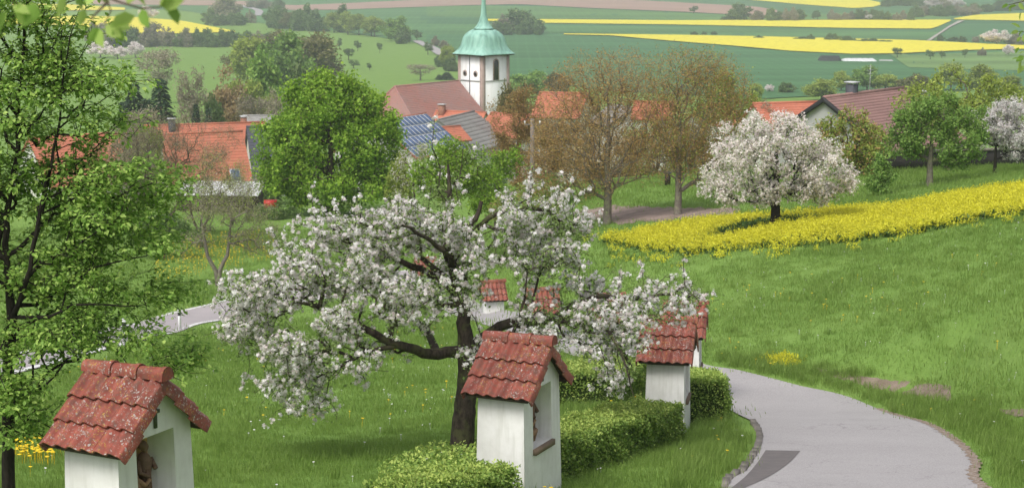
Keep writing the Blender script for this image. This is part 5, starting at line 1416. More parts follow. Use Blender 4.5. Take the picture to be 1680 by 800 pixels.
# far tree prototypes, unit height = 10 m
def far_proto(kind):
    rr = lambda a, b: random.uniform(a, b)
    if kind == 'conifer':
        mb = MB(); mb.tube([(0, 0, -.3), (0, 0, 5), (0, 0, 9.8)], [.22, .14, .03], 6); f = MB()
        for z in np.arange(.5, 9.8, .28):
            r_ = 2.3 * (1 - z / 10.2) ** .85; n = int(14 + 34 * r_)
            a = rng.random(n) * 6.28; q = np.sqrt(rng.random(n)) * r_ * rng.uniform(.8, 1.12, n)
            pos = np.column_stack([np.cos(a) * q, np.sin(a) * q, z - q * .28 + rng.normal(size=n) * .1])
            d = np.column_stack([np.cos(a), np.sin(a), np.full(n, -.35)]); stamp(f, *LEAF2, pos, rotmats(d, rng.normal(size=n) * .4), rng.uniform(.4, .75, n), rng.random(n))
        return [('trunk', mb.mesh('trunk', M['bark_brown'], True), None), ('crown', f.mesh('crown', M['leaf_dark']), 'stuff')]
    shapes = {
        'round': ([(0, 0, 5.6, 3.4, 3.2, 3.4), (1.8, .5, 4.6, 2.3, 2.2, 2.4), (-1.9, -.4, 4.8, 2.3, 2.2, 2.6), (.3, 0, 7.6, 2.2, 2.1, 2.2), (0, -1, 3.4, 3.0, 2.6, 2.2)], 'leaf_green', 700, 12, .42, .40, 'bark_brown'),
        'olive': ([(0, 0, 5.6, 3.3, 3.2, 3.4), (1.9, .5, 5.0, 2.3, 2.2, 2.6), (-1.9, -.4, 4.6, 2.4, 2.2, 2.6), (-.3, 0, 7.8, 2.0, 2.1, 2.1)], 'leaf_olive', 650, 12, .42, .36, 'bark_brown'),
        'brown': ([(0, 0, 5.8, 3.3, 3.2, 3.4), (1.9, .5, 5.0, 2.3, 2.2, 2.6), (-1.9, -.4, 4.9, 2.4, 2.2, 2.6), (.3, 0, 7.8, 2.0, 2.1, 2.1)], 'leaf_oak', 650, 12, .42, .34, 'bark_brown'),
        'bush': ([(0, 0, 4.5, 5.0, 4.2, 4.6), (3.2, 0, 3.4, 3.4, 3, 3.4), (-3.3, .4, 3.6, 3.4, 3, 3.6), (0, 0, 6.8, 3.2, 3, 3.2)], 'leaf_bush', 700, 10, .6, .6, 'bark_brown'),
        'bushbrown': ([(0, 0, 4.5, 5.0, 4.2, 4.6), (3.2, 0, 3.4, 3.4, 3, 3.4), (-3.3, .4, 3.6, 3.4, 3, 3.6), (0, 0, 6.8, 3.2, 3, 3.2)], 'leaf_grey', 700, 9, .6, .55, 'bark_brown'),
        'rusty': ([(0, 0, 5.8, 3.3, 3.2, 3.4), (1.9, .5, 5.0, 2.3, 2.2, 2.6), (-1.9, -.4, 4.9, 2.4, 2.2, 2.6), (.3, 0, 7.8, 2.0, 2.1, 2.1)], 'leaf_rust', 800, 7, .4, .3, 'bark_brown'),
        'blossom': ([(0, 0, 5.6, 4.0, 3.6, 3.4), (2.2, .5, 5.0, 2.6, 2.4, 2.6), (-2.3, -.4, 4.9, 2.6, 2.4, 2.6), (.3, 0, 7.6, 2.4, 2.2, 2.2)], 'petal_pink', 600, 9, .4, .42, 'bark_brown'),
        'bare': ([(0, 0, 6.2, 2.8, 2.6, 3.6), (1.6, .5, 6.5, 1.9, 1.8, 2.9), (-1.6, -.4, 6.3, 1.9, 1.8, 2.9)], 'leaf_grey', 800, 3, .25, .22, 'bark_grey'),
        'spindly': ([(0, 0, 6.0, 2.3, 2.2, 3.4), (1.3, .2, 5.2, 1.6, 1.6, 2.2), (-1.2, -.2, 7, 1.6, 1.6, 2.2)], 'leaf_bush', 300, 4, .35, .45, 'bark_brown'),
    }
    cr, mat, n, per, spd, size, bark = shapes[kind]
    cr = [(a * rr(.85, 1.15), b, c * rr(.93, 1.07), d * rr(.85, 1.15), e, f * rr(.9, 1.1)) for a, b, c, d, e, f in cr]
    parts = make_tree(10, cr, 1.6 if 'bush' in kind else 3.0, .22, n, None, bark, [('crown', mat, 1.0, per, spd, size, 'card')], .014, .25)
    return parts
LIB = {k: [far_proto(k) for _ in range(2 if k in ('conifer', 'spindly') else 3)] for k in ('round', 'olive', 'brown', 'bush', 'bushbrown', 'blossom', 'bare', 'spindly', 'conifer', 'rusty')}
KN = {'rusty': ('tree', 'tree'), 'round': ('tree', 'tree'), 'olive': ('tree', 'tree'), 'brown': ('tree', 'tree'), 'bush': ('bush', 'bush'), 'bushbrown': ('bush', 'bush'), 'blossom': ('blossom_tree', 'tree'), 'bare': ('bare_tree', 'tree'), 'spindly': ('small_tree', 'tree'), 'conifer': ('conifer', 'tree')}

def far_tree(px, base_py, h, wd, kind, label, Y=None, group=None):
    """h, wd: height and width in photo pixels"""
    if Y is None or base_py <= 170: g = hit(px, base_py)
    else:
        q = at(px, base_py, Y); g = Vector((q.x, q.y, float(hgt(q.x, q.y)))); h = h + max(0, proj(g)[1] - base_py)
    s = g.y / F_PX; sz = h * s / 10.0; unit = {'conifer': 2.6, 'bush': 9.5, 'bushbrown': 9.5, 'bare': 5.6, 'spindly': 4.8}.get(kind, 6.8)
    sx = max(wd * s / unit, 0.55 * sz if kind not in ('conifer', 'spindly', 'bush') else 0); pr = random.choice(LIB[kind])
    g.z -= .05 * sz
    return plant_tree(pr, g, label, KN[kind][1], random.uniform(0, 6.28), (sx, sx, sz * .98), group, KN[kind][0])

ORD = ['leftmost', 'second', 'third', 'fourth', 'fifth', 'sixth', 'seventh', 'eighth', 'ninth', 'tenth', 'eleventh', 'twelfth', 'thirteenth', 'fourteenth']
def row(x0, y0, x1, y1, n, h, wd, kinds, label, group, jit=.25):
    for i in range(n):
        f = (i + .5) / n; q = 1 + random.uniform(-jit, jit)
        far_tree(x0 + (x1 - x0) * f + random.uniform(-.2, .2) * wd, y0 + (y1 - y0) * f + random.uniform(-1, 1), h * q, wd * (1 + random.uniform(-jit, jit) * .6), random.choice(kinds), (ORD[i] + (' ' if i == 0 else ' from left, ') + label), group=group)

# left hillside group
FT = [
    (265, 205, 84, 44, 'conifer', 'tallest dark conifer behind the orange roofs', 255), (221, 200, 72, 40, 'conifer', 'dark conifer left of the tallest one', 262), (242, 205, 50, 34, 'conifer', 'small dark conifer between the two taller ones', 250),
    (322, 205, 40, 20, 'conifer', 'thin dark conifer under the grey bare tree', 262), (343, 205, 34, 18, 'conifer', 'small dark conifer left of the rusty willow', 258), (205, 205, 45, 30, 'conifer', 'dark conifer beside the left tree foliage', 270),
    (262, 170, 100, 68, 'bare', 'tall pinkish bare tree rising over the conifers', 330), (316, 200, 98, 60, 'bare', 'grey bare tree right of the conifers', 290), (375, 200, 82, 80, 'rusty', 'rusty orange budding tree above the roofs', 300),
    (350, 200, 45, 40, 'bush', 'dark green bush at the foot of the rusty tree', 280), (420, 200, 60, 55, 'bare', 'grey bare shrubs above the dark roof', 285), (452, 200, 66, 45, 'bare', 'grey bare tree beside the maple crown', 275),
    (410, 150, 80, 50, 'olive', 'yellow-green tree at the left of the wooded group', 400), (430, 175, 72, 55, 'round', 'mid green tree in the front of the wooded group', 350), (470, 165, 95, 60, 'round', 'dark green tree in the middle of the wooded group', 390),
    (515, 150, 82, 72, 'brown', 'brownish-olive oak, biggest of the wooded group', 400), (395, 130, 42, 40, 'brown', 'small brown tree at the top of the wooded group', 430), (455, 120, 55, 55, 'brown', 'round brown tree behind the wooded group', 450), (495, 185, 70, 50, 'bush', 'dark undergrowth beside the maple', 370),
    (400, 185, 55, 45, 'olive', 'pale green tree low in front of the wooded group', 340), (445, 195, 50, 30, 'olive', 'soft pale green tree above the dark roof', 320),
]
for t in FT:
    q = 1.22 if t[1] <= 200 and t[6] >= 340 else 1.0
    far_tree(t[0], t[1], t[2] * q, t[3] * (1.3 if q > 1 else 1), *t[4:6], Y=t[6])
g_ = 'bushes in the dark row below the left rape field'
row(262, 76, 450, 78, 14, 24, 24, ['bush', 'bush', 'bushbrown'], 'bush in the dark row under the yellow field at the left', g_)
row(150, 80, 262, 75, 7, 34, 30, ['bushbrown', 'bush', 'bushbrown'], 'taller bush at the left end of the dark row', 'taller bushes at the left of the row')
for i, (px, py, h, wd, lb) in enumerate([(193, 97, 22, 28, 'whitest small blossom tree on the left meadow'), (222, 95, 28, 26, 'small blossom tree next to the whitest one'), (165, 95, 28, 34, 'pinkish blossom tree nearest the left foliage'), (242, 33, 24, 24, 'lone blossom tree above the left yellow field')]): far_tree(px, py, h, wd, 'blossom', lb)
row(340, 42, 402, 42, 4, 22, 24, ['bush'], 'green bush under the tall grey tree by the far road', 'bushes by the far road')
far_tree(370, 32, 44, 44, 'bushbrown', 'tall grey-green tree by the far road')
far_tree(411, 38, 20, 14, 'bushbrown', 'small purple-grey bush in the far road bend')
row(404, 14, 470, 14, 3, 14, 22, ['bush', 'bushbrown'], 'bush above the far road bend', 'bushes above the road bend')
row(438, 46, 530, 52, 6, 36, 30, ['olive', 'brown', 'bush'], 'olive tree in the left hedgerow of the two', 'left hedgerow trees', .15)
row(535, 52, 628, 62, 6, 38, 30, ['olive', 'bush', 'olive'], 'olive-green tree in the right hedgerow of the two', 'right hedgerow trees', .15)
far_tree(650, 68, 40, 40, 'round', 'round bright green tree at the right end of the hedgerow')
far_tree(660, 72, 22, 26, 'bush', 'dark round bush beside the far road')
for px, py, h, wd, lb in [(557, 81, 19, 10, 'slim dark orchard tree, upper left of five'), (587, 84, 18, 11, 'orchard tree in the top middle of five'), (572, 99, 21, 19, 'widest orchard tree on the open slope'), (580, 112, 14, 17, 'lowest orchard tree on the open slope'), (623, 88, 19, 8, 'slim dark orchard tree on the right of five'), (606, 115, 12, 10, 'faint bare little orchard tree')]:
    far_tree(px, py, h, wd, 'spindly', lb)
for px, py, h, wd, k_, lb in [(684, 68, 20, 15, 'spindly', 'small purple-brown tree above the far road'), (702, 90, 22, 16, 'spindly', 'small dark tree at the edge of the far road'), (714, 76, 15, 14, 'bushbrown', 'greyish tree right of the far road'), (728, 80, 14, 14, 'bushbrown', 'pinkish tree right of the far road, farther'), (735, 112, 40, 26, 'olive', 'pale blooming tree touching the tower wall'), (722, 110, 20, 24, 'bush', 'rounded grey-green bush left of the tower'), (740, 117, 22, 26, 'bush', 'rounded bush at the tower edge'), (690, 132, 30, 40, 'bare', 'bare thin tree above the church roof'), (720, 131, 9, 8, 'conifer', 'tiny conifer above the church ridge'), (733, 131, 13, 16, 'conifer', 'small dark conifer above the church ridge')]:
    far_tree(px, py, h, wd, k_, lb)
far_tree(850, 55, 40, 56, 'bush', 'large grey-green tree clump right of the spire')
row(808, 58, 892, 58, 5, 20, 22, ['bush'], 'low dark bush around the clump right of the spire', 'bushes round the clump')
far_tree(825, 56, 30, 26, 'bushbrown', 'greyer tree at the left of the clump')
for px, py, h, wd, k_, lb in [(1138, 23, 13, 12, 'spindly', 'lone small tree on the ploughed field edge'), (1213, 34, 27, 32, 'bush', 'round dark tree above the thin yellow field'), (1190, 34, 6, 16, 'bush', 'low bush left of the round dark tree'), (1243, 35, 18, 22, 'bushbrown', 'purple-grey bush right of the round dark tree')]: far_tree(px, py, h, wd, k_, lb)
row(1255, 35, 1320, 35, 5, 18, 18, ['bush', 'bushbrown'], 'bush in the clump above the thin yellow field', 'bushes above the thin yellow field')
row(1330, 33, 1346, 33, 2, 15, 12, ['spindly'], 'small tree standing apart above the thin yellow field', 'two small trees')
row(1360, 34, 1400, 34, 4, 15, 14, ['bush', 'bushbrown'], 'bush left of the blooming one above the yellow field', 'left bushes above yellow')
row(1405, 33, 1500, 34, 8, 15, 16, ['bush', 'bushbrown', 'bush'], 'bush in the row above the thin yellow field, right part', 'right bushes above yellow')
far_tree(1428, 33, 9, 13, 'blossom', 'small white blooming bush above the yellow field')
row(1450, 12, 1540, 8, 7, 18, 20, ['bush'], 'dark tree of the wood at the top right', 'trees of the top right wood')
row(1500, 28, 1600, 26, 8, 16, 20, ['bush', 'bushbrown'], 'scrub bush on the far right slope', 'scrub bushes')
row(1520, 20, 1570, 18, 3, 24, 26, ['blossom', 'bushbrown'], 'pinkish grey tree on the far right slope', 'pinkish grey trees')
row(1590, 20, 1680, 18, 5, 14, 22, ['bush'], 'bush near the top right corner', 'bushes at the top right corner')
row(1640, 5, 1720, 4, 4, 10, 22, ['bush'], 'dark bush in the topmost row at the right', 'topmost bushes')
for px, wd, h in [(1245, 16, 5), (1318, 22, 6), (1330, 10, 10), (1366, 20, 12), (1389, 18, 9), (1402, 9, 5), (1420, 20, 5), (1432, 16, 7), (1448, 14, 4), (1458, 12, 4)]:
    far_tree(px, 64 + (px - 1245) * .03, h, wd, 'bush', {1245: 'leftmost', 1318: 'second', 1330: 'third', 1366: 'tallest', 1389: 'fifth', 1402: 'sixth', 1420: 'seventh', 1432: 'eighth', 1448: 'ninth', 1458: 'rightmost'}[px] + ' dark bush on the boundary between green and yellow field', group='bushes on the field boundary')
for px in (1139, 1155, 1171): far_tree(px, 58, 6, 10, 'bush', {1139: 'leftmost', 1155: 'middle', 1171: 'rightmost'}[px] + ' of three tiny bushes on the field boundary', group='tiny bushes on the boundary')
row(1535, 68, 1680, 72, 8, 9, 16, ['bush', 'bushbrown'], 'low bush along the top of the big yellow field, right part', 'low bushes right')
far_tree(1635, 74, 26, 36, 'blossom', 'pink-grey blooming shrub at the right of the yellow field')
far_tree(1665, 74, 18, 24, 'bushbrown', 'grey shrub at the right frame edge')
for px, py, h, wd, k_, lb in [(1472, 96, 19, 14, 'spindly', 'leftmost of the young trees under the yellow field'), (1526, 99, 18, 13, 'spindly', 'second young tree under the yellow field'), (1545, 97, 14, 10, 'spindly', 'third, paler young tree under the yellow field'), (1583, 96, 16, 9, 'spindly', 'fourth, slim young tree under the yellow field'), (1611, 93, 14, 11, 'bushbrown', 'round greyish young tree under the yellow field'), (1655, 92, 19, 15, 'blossom', 'pinkish young tree farthest right under the yellow field')]: far_tree(px, py, h, wd, k_, lb)
# trees round the village, behind and right of the church
for px, py, h, wd, k_, lb, Y in [(850, 160, 40, 50, 'round', 'green tree right behind the tower', 350), (885, 160, 45, 50, 'round', 'bright green tree between tower and walnut', 340), (915, 165, 48, 45, 'brown', 'brown tree behind the walnut crown', 300), (840, 190, 60, 40, 'brown', 'brown tree at the foot of the tower', 240),
        (960, 190, 50, 45, 'olive', 'olive tree behind the walnut crown', 260), (1240, 165, 30, 26, 'olive', 'small yellow-green tree left of the orange roof', 240), (1348, 165, 34, 62, 'olive', 'wide olive-yellow tree behind the brown roof', 330), (1380, 150, 32, 38, 'olive', 'yellow tree left of the round bright one', 340),
        (1422, 150, 44, 44, 'round', 'round bright green tree behind the chimney', 330), (1452, 150, 30, 50, 'olive', 'pale green tree right of the round bright one', 330), (1500, 160, 40, 50, 'brown', 'pinkish brown tree behind the brown roof', 300), (1560, 150, 50, 50, 'olive', 'yellow-green tree behind the pear tree', 200),
        (1610, 160, 52, 50, 'olive', 'tall yellow-green tree near the right edge', 190), (1655, 165, 45, 45, 'olive', 'yellow-green tree at the right edge', 180), (1290, 152, 16, 30, 'bush', 'low bush with blossom left of the olive-yellow tree', 420), (1262, 152, 14, 14, 'blossom', 'small white bush at the edge of the far field', 430),
        (1653, 140, 15, 12, 'conifer', 'tiny dark conifer at the right edge', 260), (1250, 200, 40, 40, 'bare', 'bare brown tree by the orange roof', 150), (230, 200, 40, 50, 'bare', 'grey tree at the left of the village', 240)]:
    far_tree(px, py, h, wd, k_, lb, Y=Y)
for px, py, h, wd, k_, lb, Y in [(215, 250, 70, 70, 'bare', 'grey leafless tree left of the orange roofs', 140), (245, 240, 45, 40, 'olive', 'yellowish young foliage in front of the orange roofs', 150), (655, 320, 60, 40, 'olive', 'yellow-green shrub right of the maple', 112), (440, 330, 50, 40, 'bush', 'dark bush below the slate roof', 128)]:
    far_tree(px, py, h, wd, k_, lb, Y=Y)

# ---------------------------------------------------------------- houses
def gable_house(A_px, B_px, YA, half, pitch, wall_h, roof, wall, label, over=.35, name='house', courses=18, hipA=0.0, cat='house', chim=(), side_win=0, yb=None, barge=False):
    """ridge from photo point A (distance YA) to B; both ends at one height, so B's distance follows"""
    a = at(*A_px, YA); _, rb = ray(*B_px); YB = a.z / float(rb) if yb is None else yb
    b = at(*B_px, YB); b.z = a.z; d = Vector((b.x - a.x, b.y - a.y, 0)); L_ = d.length; yaw = math.atan2(d.y, d.x); mid = (a + b) / 2
    rise = half * math.tan(pitch); ze = a.z - rise; g = min(float(hgt(mid.x, mid.y)), ze - wall_h)
    root = thing(name, label, cat, (mid.x, mid.y, g), yaw); H = a.z - g; he = H - rise
    hw = half - over
    mb = MB(); l2 = L_ / 2 - over * .6; zt = H - hw * math.tan(pitch) * 0 - .05
    zw = H - hw * math.tan(pitch) - .06
    la = l2 - hipA * .9 if hipA else l2
    vs = [(-l2, -hw, -2), (l2, -hw, -2), (l2, hw, -2), (-l2, hw, -2), (-l2, -hw, zw), (l2, -hw, zw), (l2, hw, zw), (-l2, hw, zw), (-la, 0, H - .06), (l2, 0, H - .06)]
    mb.add(vs, [(0, 1, 5, 4), (2, 3, 7, 6), (1, 2, 6, 9, 5), (3, 0, 4, 8, 7)]); part('wall', mb, wall, root)
    rf = MB(); th = .12
    for s in (-1, 1):
        for c_ in range(courses):
            f0, f1 = c_ / courses, (c_ + 1) / courses
            def pt(f, x, dz): return (x, s * f * half, H - f * rise + dz)
            xa0, xa1 = -L_ / 2 - hipA * (0) + hipA * (1 - f0), -L_ / 2 + hipA * (1 - f1)
            xa0 = -L_ / 2 + (hipA * (1 - f0) if hipA else 0); xa1 = -L_ / 2 + (hipA * (1 - f1) if hipA else 0)
            v = [pt(f0, xa0, .02), pt(f0, L_ / 2, .02), pt(f1, L_ / 2, .10), pt(f1, xa1, .10), pt(f1, L_ / 2, 0), pt(f1, xa1, 0)]
            rf.add(v, [(0, 1, 2, 3) if s < 0 else (3, 2, 1, 0), (3, 2, 4, 5) if s < 0 else (5, 4, 2, 3)])
        v = [(-L_ / 2 + hipA, 0, H), (L_ / 2, 0, H), (L_ / 2, s * half, H - rise), (-L_ / 2, s * half, H - rise)]
        v += [(x_, y_, z_ - th) for x_, y_, z_ in v]
        rf.add(v, [(4, 5, 6, 7), (1, 2, 6, 5), (2, 3, 7, 6), (3, 0, 4, 7)])
    if hipA: rf.add([(-L_ / 2 + hipA, 0, H + .03), (-L_ / 2, -half, H - rise + .03), (-L_ / 2, half, H - rise + .03)], [(0, 1, 2)])
    part('roof', rf, roof, root)
    rc = MB(); rc.tube([(-L_ / 2 + hipA, 0, H + .05), (L_ / 2, 0, H + .05)], .13, 8)
    if hipA:
        for s in (-1, 1): rc.tube([(-L_ / 2 + hipA, 0, H + .05), (-L_ / 2, s * half, H - rise + .05)], .12, 8)
    part('ridge', rc, roof, root)
    if barge:
        for e in (-1, 1):
            bb = MB()
            for s in (-1, 1):
                xe = e * (L_ / 2 + .05); v = []
                for xx in (xe - .04, xe + .04): v += [(xx, 0, H + .08), (xx, s * (half + .05), H - rise - .0), (xx, s * (half + .05), H - rise - .34), (xx, 0, H - .30)]
                bb.add(v, [(0, 1, 2, 3), (7, 6, 5, 4), (0, 4, 5, 1), (1, 5, 6, 2), (2, 6, 7, 3)])
            part('bargeboard', bb, M['bargeboard'], root)
    for (f, q, w_, h_, m_) in chim:      # along the ridge, offset down the slope, width, height
        x_ = (f - .5) * L_; zb = H - abs(q) * math.tan(pitch)
        cm = MB(); cm.box((x_ - w_ / 2, q - w_ / 2, zb - .8), (x_ + w_ / 2, q + w_ / 2, zb + h_)); co = part('chimney', cm, M[m_], root)
        cc = MB(); cc.box((x_ - w_ * .65, q - w_ * .65, zb + h_ + .12), (x_ + w_ * .65, q + w_ * .65, zb + h_ + .2))
        for sx in (-1, 1):
            for sy in (-1, 1): cc.box((x_ + sx * w_ * .4 - .03, q + sy * w_ * .4 - .03, zb + h_), (x_ + sx * w_ * .4 + .03, q + sy * w_ * .4 + .03, zb + h_ + .12))
        part('chimney_cap', cc, M['alu'], co)
    for k in range(side_win):
        x_ = -l2 + (k + .7) * (2 * l2) / (side_win + .4)
        for s in (-1, 1):
            wm = MB(); wm.box((x_ - .5, s * hw - .03, zw - 2.1), (x_ + .5, s * hw + .03, zw - .8)); fr = part('window', wm, M['white_paint'], root)
            gm = MB(); gm.box((x_ - .42, s * hw - .04, zw - 2.02), (x_ + .42, s * hw + .04, zw - .88)); part('pane', gm, M['glass'], fr)
    return root, L_, H, he, half, rise

# big brown roofed house at the right
hb = gable_house((1352, 161), (1484, 145), 118, 5.2, R(33), 2.6, M['roof_brown'], M['grey_wall'], 'house with brown tiled roof, black bargeboard and two chimneys', barge=True, courses=22, chim=[(.36, .2, .62, .8, 'chimney'), (.90, -2.4, .62, 1.4, 'chimney')], side_win=3)
r0_, L_, H_ = hb[:3]
an = MB(); x_ = -.5 * L_ + .55 * L_
an.tube([(x_, 0, H_), (x_, 0, H_ + 1.9)], .02, 5)
for z_, w_ in ((1.8, .35), (1.55, .45), (1.3, .35)): an.tube([(x_ - w_, 0, H_ + z_), (x_ + w_, 0, H_ + z_)], .012, 4)
part('antenna', an, M['alu'], r0_)
gable_house((1235, 171), (1345, 168), 150, 5.0, R(30), 3, M['roof_orange'], M['house_wall'], 'low orange roof left of the brown roofed house', courses=16)
gable_house((1040, 167), (1106, 168), 190, 3.0, R(28), 3.0, M['roof_orange'], M['house_wall'], 'white house with orange roof seen between the walnut crowns', courses=14, side_win=2)
gable_house((1150, 172), (1200, 170), 185, 3.4, R(30), 3.0, M['roof_orange'], M['house_wall'], 'house with orange-red roof behind the second walnut', courses=14)
gable_house((1000, 172), (1040, 178), 200, 3.0, R(32), 3.0, M['roof_grey'], M['house_wall'], 'pale gabled house behind the larger walnut', courses=12)
gable_house((885, 152), (965, 154), 215, 4.2, R(32), 3.2, M['roof_orange'], M['house_wall'], 'broad orange roof behind the left part of the walnut', courses=18)
gable_house((805, 185), (885, 190), 235, 4.2, R(32), 3.2, M['roof_orange'], M['house_wall'], 'orange roof below the church tower', courses=16)
# left orange roofs
ho = gable_house((262, 221), (398, 211), 157, 4.8, R(45), 3.4, M['roof_orange'], M['house_wall'], 'white house with steep orange roof in front at the left', courses=20, side_win=2, yb=159.6)
ho2 = gable_house((236, 207), (436, 196), 190, 5.5, R(38), 3.4, M['roof_orange'], M['house_wall'], 'long orange roofed building behind the steep one', courses=18, yb=194, chim=[(.22, -.6, .7, 1.1, 'chimney'), (.82, .3, .6, .8, 'chimney_red')])
for rt, f_, q_, lb in ((ho, .8, 3.6, 1), (ho2, .32, 2.4, 1)):
    root, Lq, Hq, _, hf, rs = rt; sw = MB(); pt_ = math.atan2(rs, hf); m4 = Matrix.Translation(((f_ - .5) * Lq, -q_, Hq - q_ * rs / hf + .09)) @ Matrix.Rotation(pt_, 4, 'X')
    sw.box((-.45, -.7, 0), (.45, .7, .08)); sw.xform(m4); so = part('skylight', sw, M['alu'], root)
    sg = MB(); sg.box((-.36, -.6, .02), (.36, .6, .095)); sg.xform(m4); part('pane', sg, M['panel'], so)
gable_house((404, 209), (470, 208), 172, 5.6, R(45), 3.4, M['roof_slate'], M['house_wall'], 'dark slate roof between the orange roof and the maple', courses=20, yb=173)
gable_house((398, 190), (450, 190), 240, 3.5, R(25), 3.4, M['roof_grey'], M['grey_wall'], 'pale grey roof behind the orange roofs', courses=8)
gable_house((45, 228), (228, 216), 175, 5.5, R(38), 3.4, M['roof_orange'], M['house_wall'], 'orange roof half hidden by the left tree', courses=18)
# houses before the church
gable_house((715, 182), (798, 185), 250, 2.8, R(34), 3.4, M['roof_orange'], M['house_wall'], 'house with orange roof and brick chimney before the church', courses=14, chim=[(.15, -.5, .8, 1.2, 'chimney_red')])
gy = gable_house((718, 197), (778, 183), 222, 5.6, R(34), 3.4, M['roof_grey'], M['grey_wall'], 'barn with grey weathered sheet roof before the church', courses=10, name='barn', cat='barn')
gable_house((705, 211), (755, 207), 212, 2.4, R(32), 2.5, M['roof_orange'], M['house_wall'], 'small orange roof between solar roof and grey barn', courses=8)
# solar roof
def solar():
    a, b = at(608, 202, 205), None
    root, Lq, Hq, _, hf, rs = gable_house((612, 199), (699, 190), 205, 6.2, R(33), 3.0, M['roof_orange'], M['house_wall'], 'building with its whole roof slope covered in blue solar panels', courses=14, name='solar_roof_building', cat='building', yb=214)
    ln = math.hypot(hf, rs); pt_ = math.atan2(rs, hf); nx, ny = int((Lq - .3) / .86), 4; pl = (ln - .3) / ny; pw = (Lq - .3) / nx
    fm = MB(); fm.box((.02, .02, 0), (pw - .02, pl - .02, .05)); fme = fm.mesh('solar_panel', M['alu'])
    cm = MB(); cm.box((.07, .08, .01), (pw - .07, pl - .08, .06)); cme = cm.mesh('cells', M['panel'])
    for i in range(nx):
        for j in range(ny):
            m4 = Matrix.Translation((-Lq / 2 + .15, 0, Hq + .13)) @ Matrix.Rotation(pt_, 4, 'X') @ Matrix.Translation((i * pw, -ln + .1 + j * pl, 0))
            o = link('solar_panel', fme, root); o.matrix_local = m4; link('cells', cme, o)
solar()

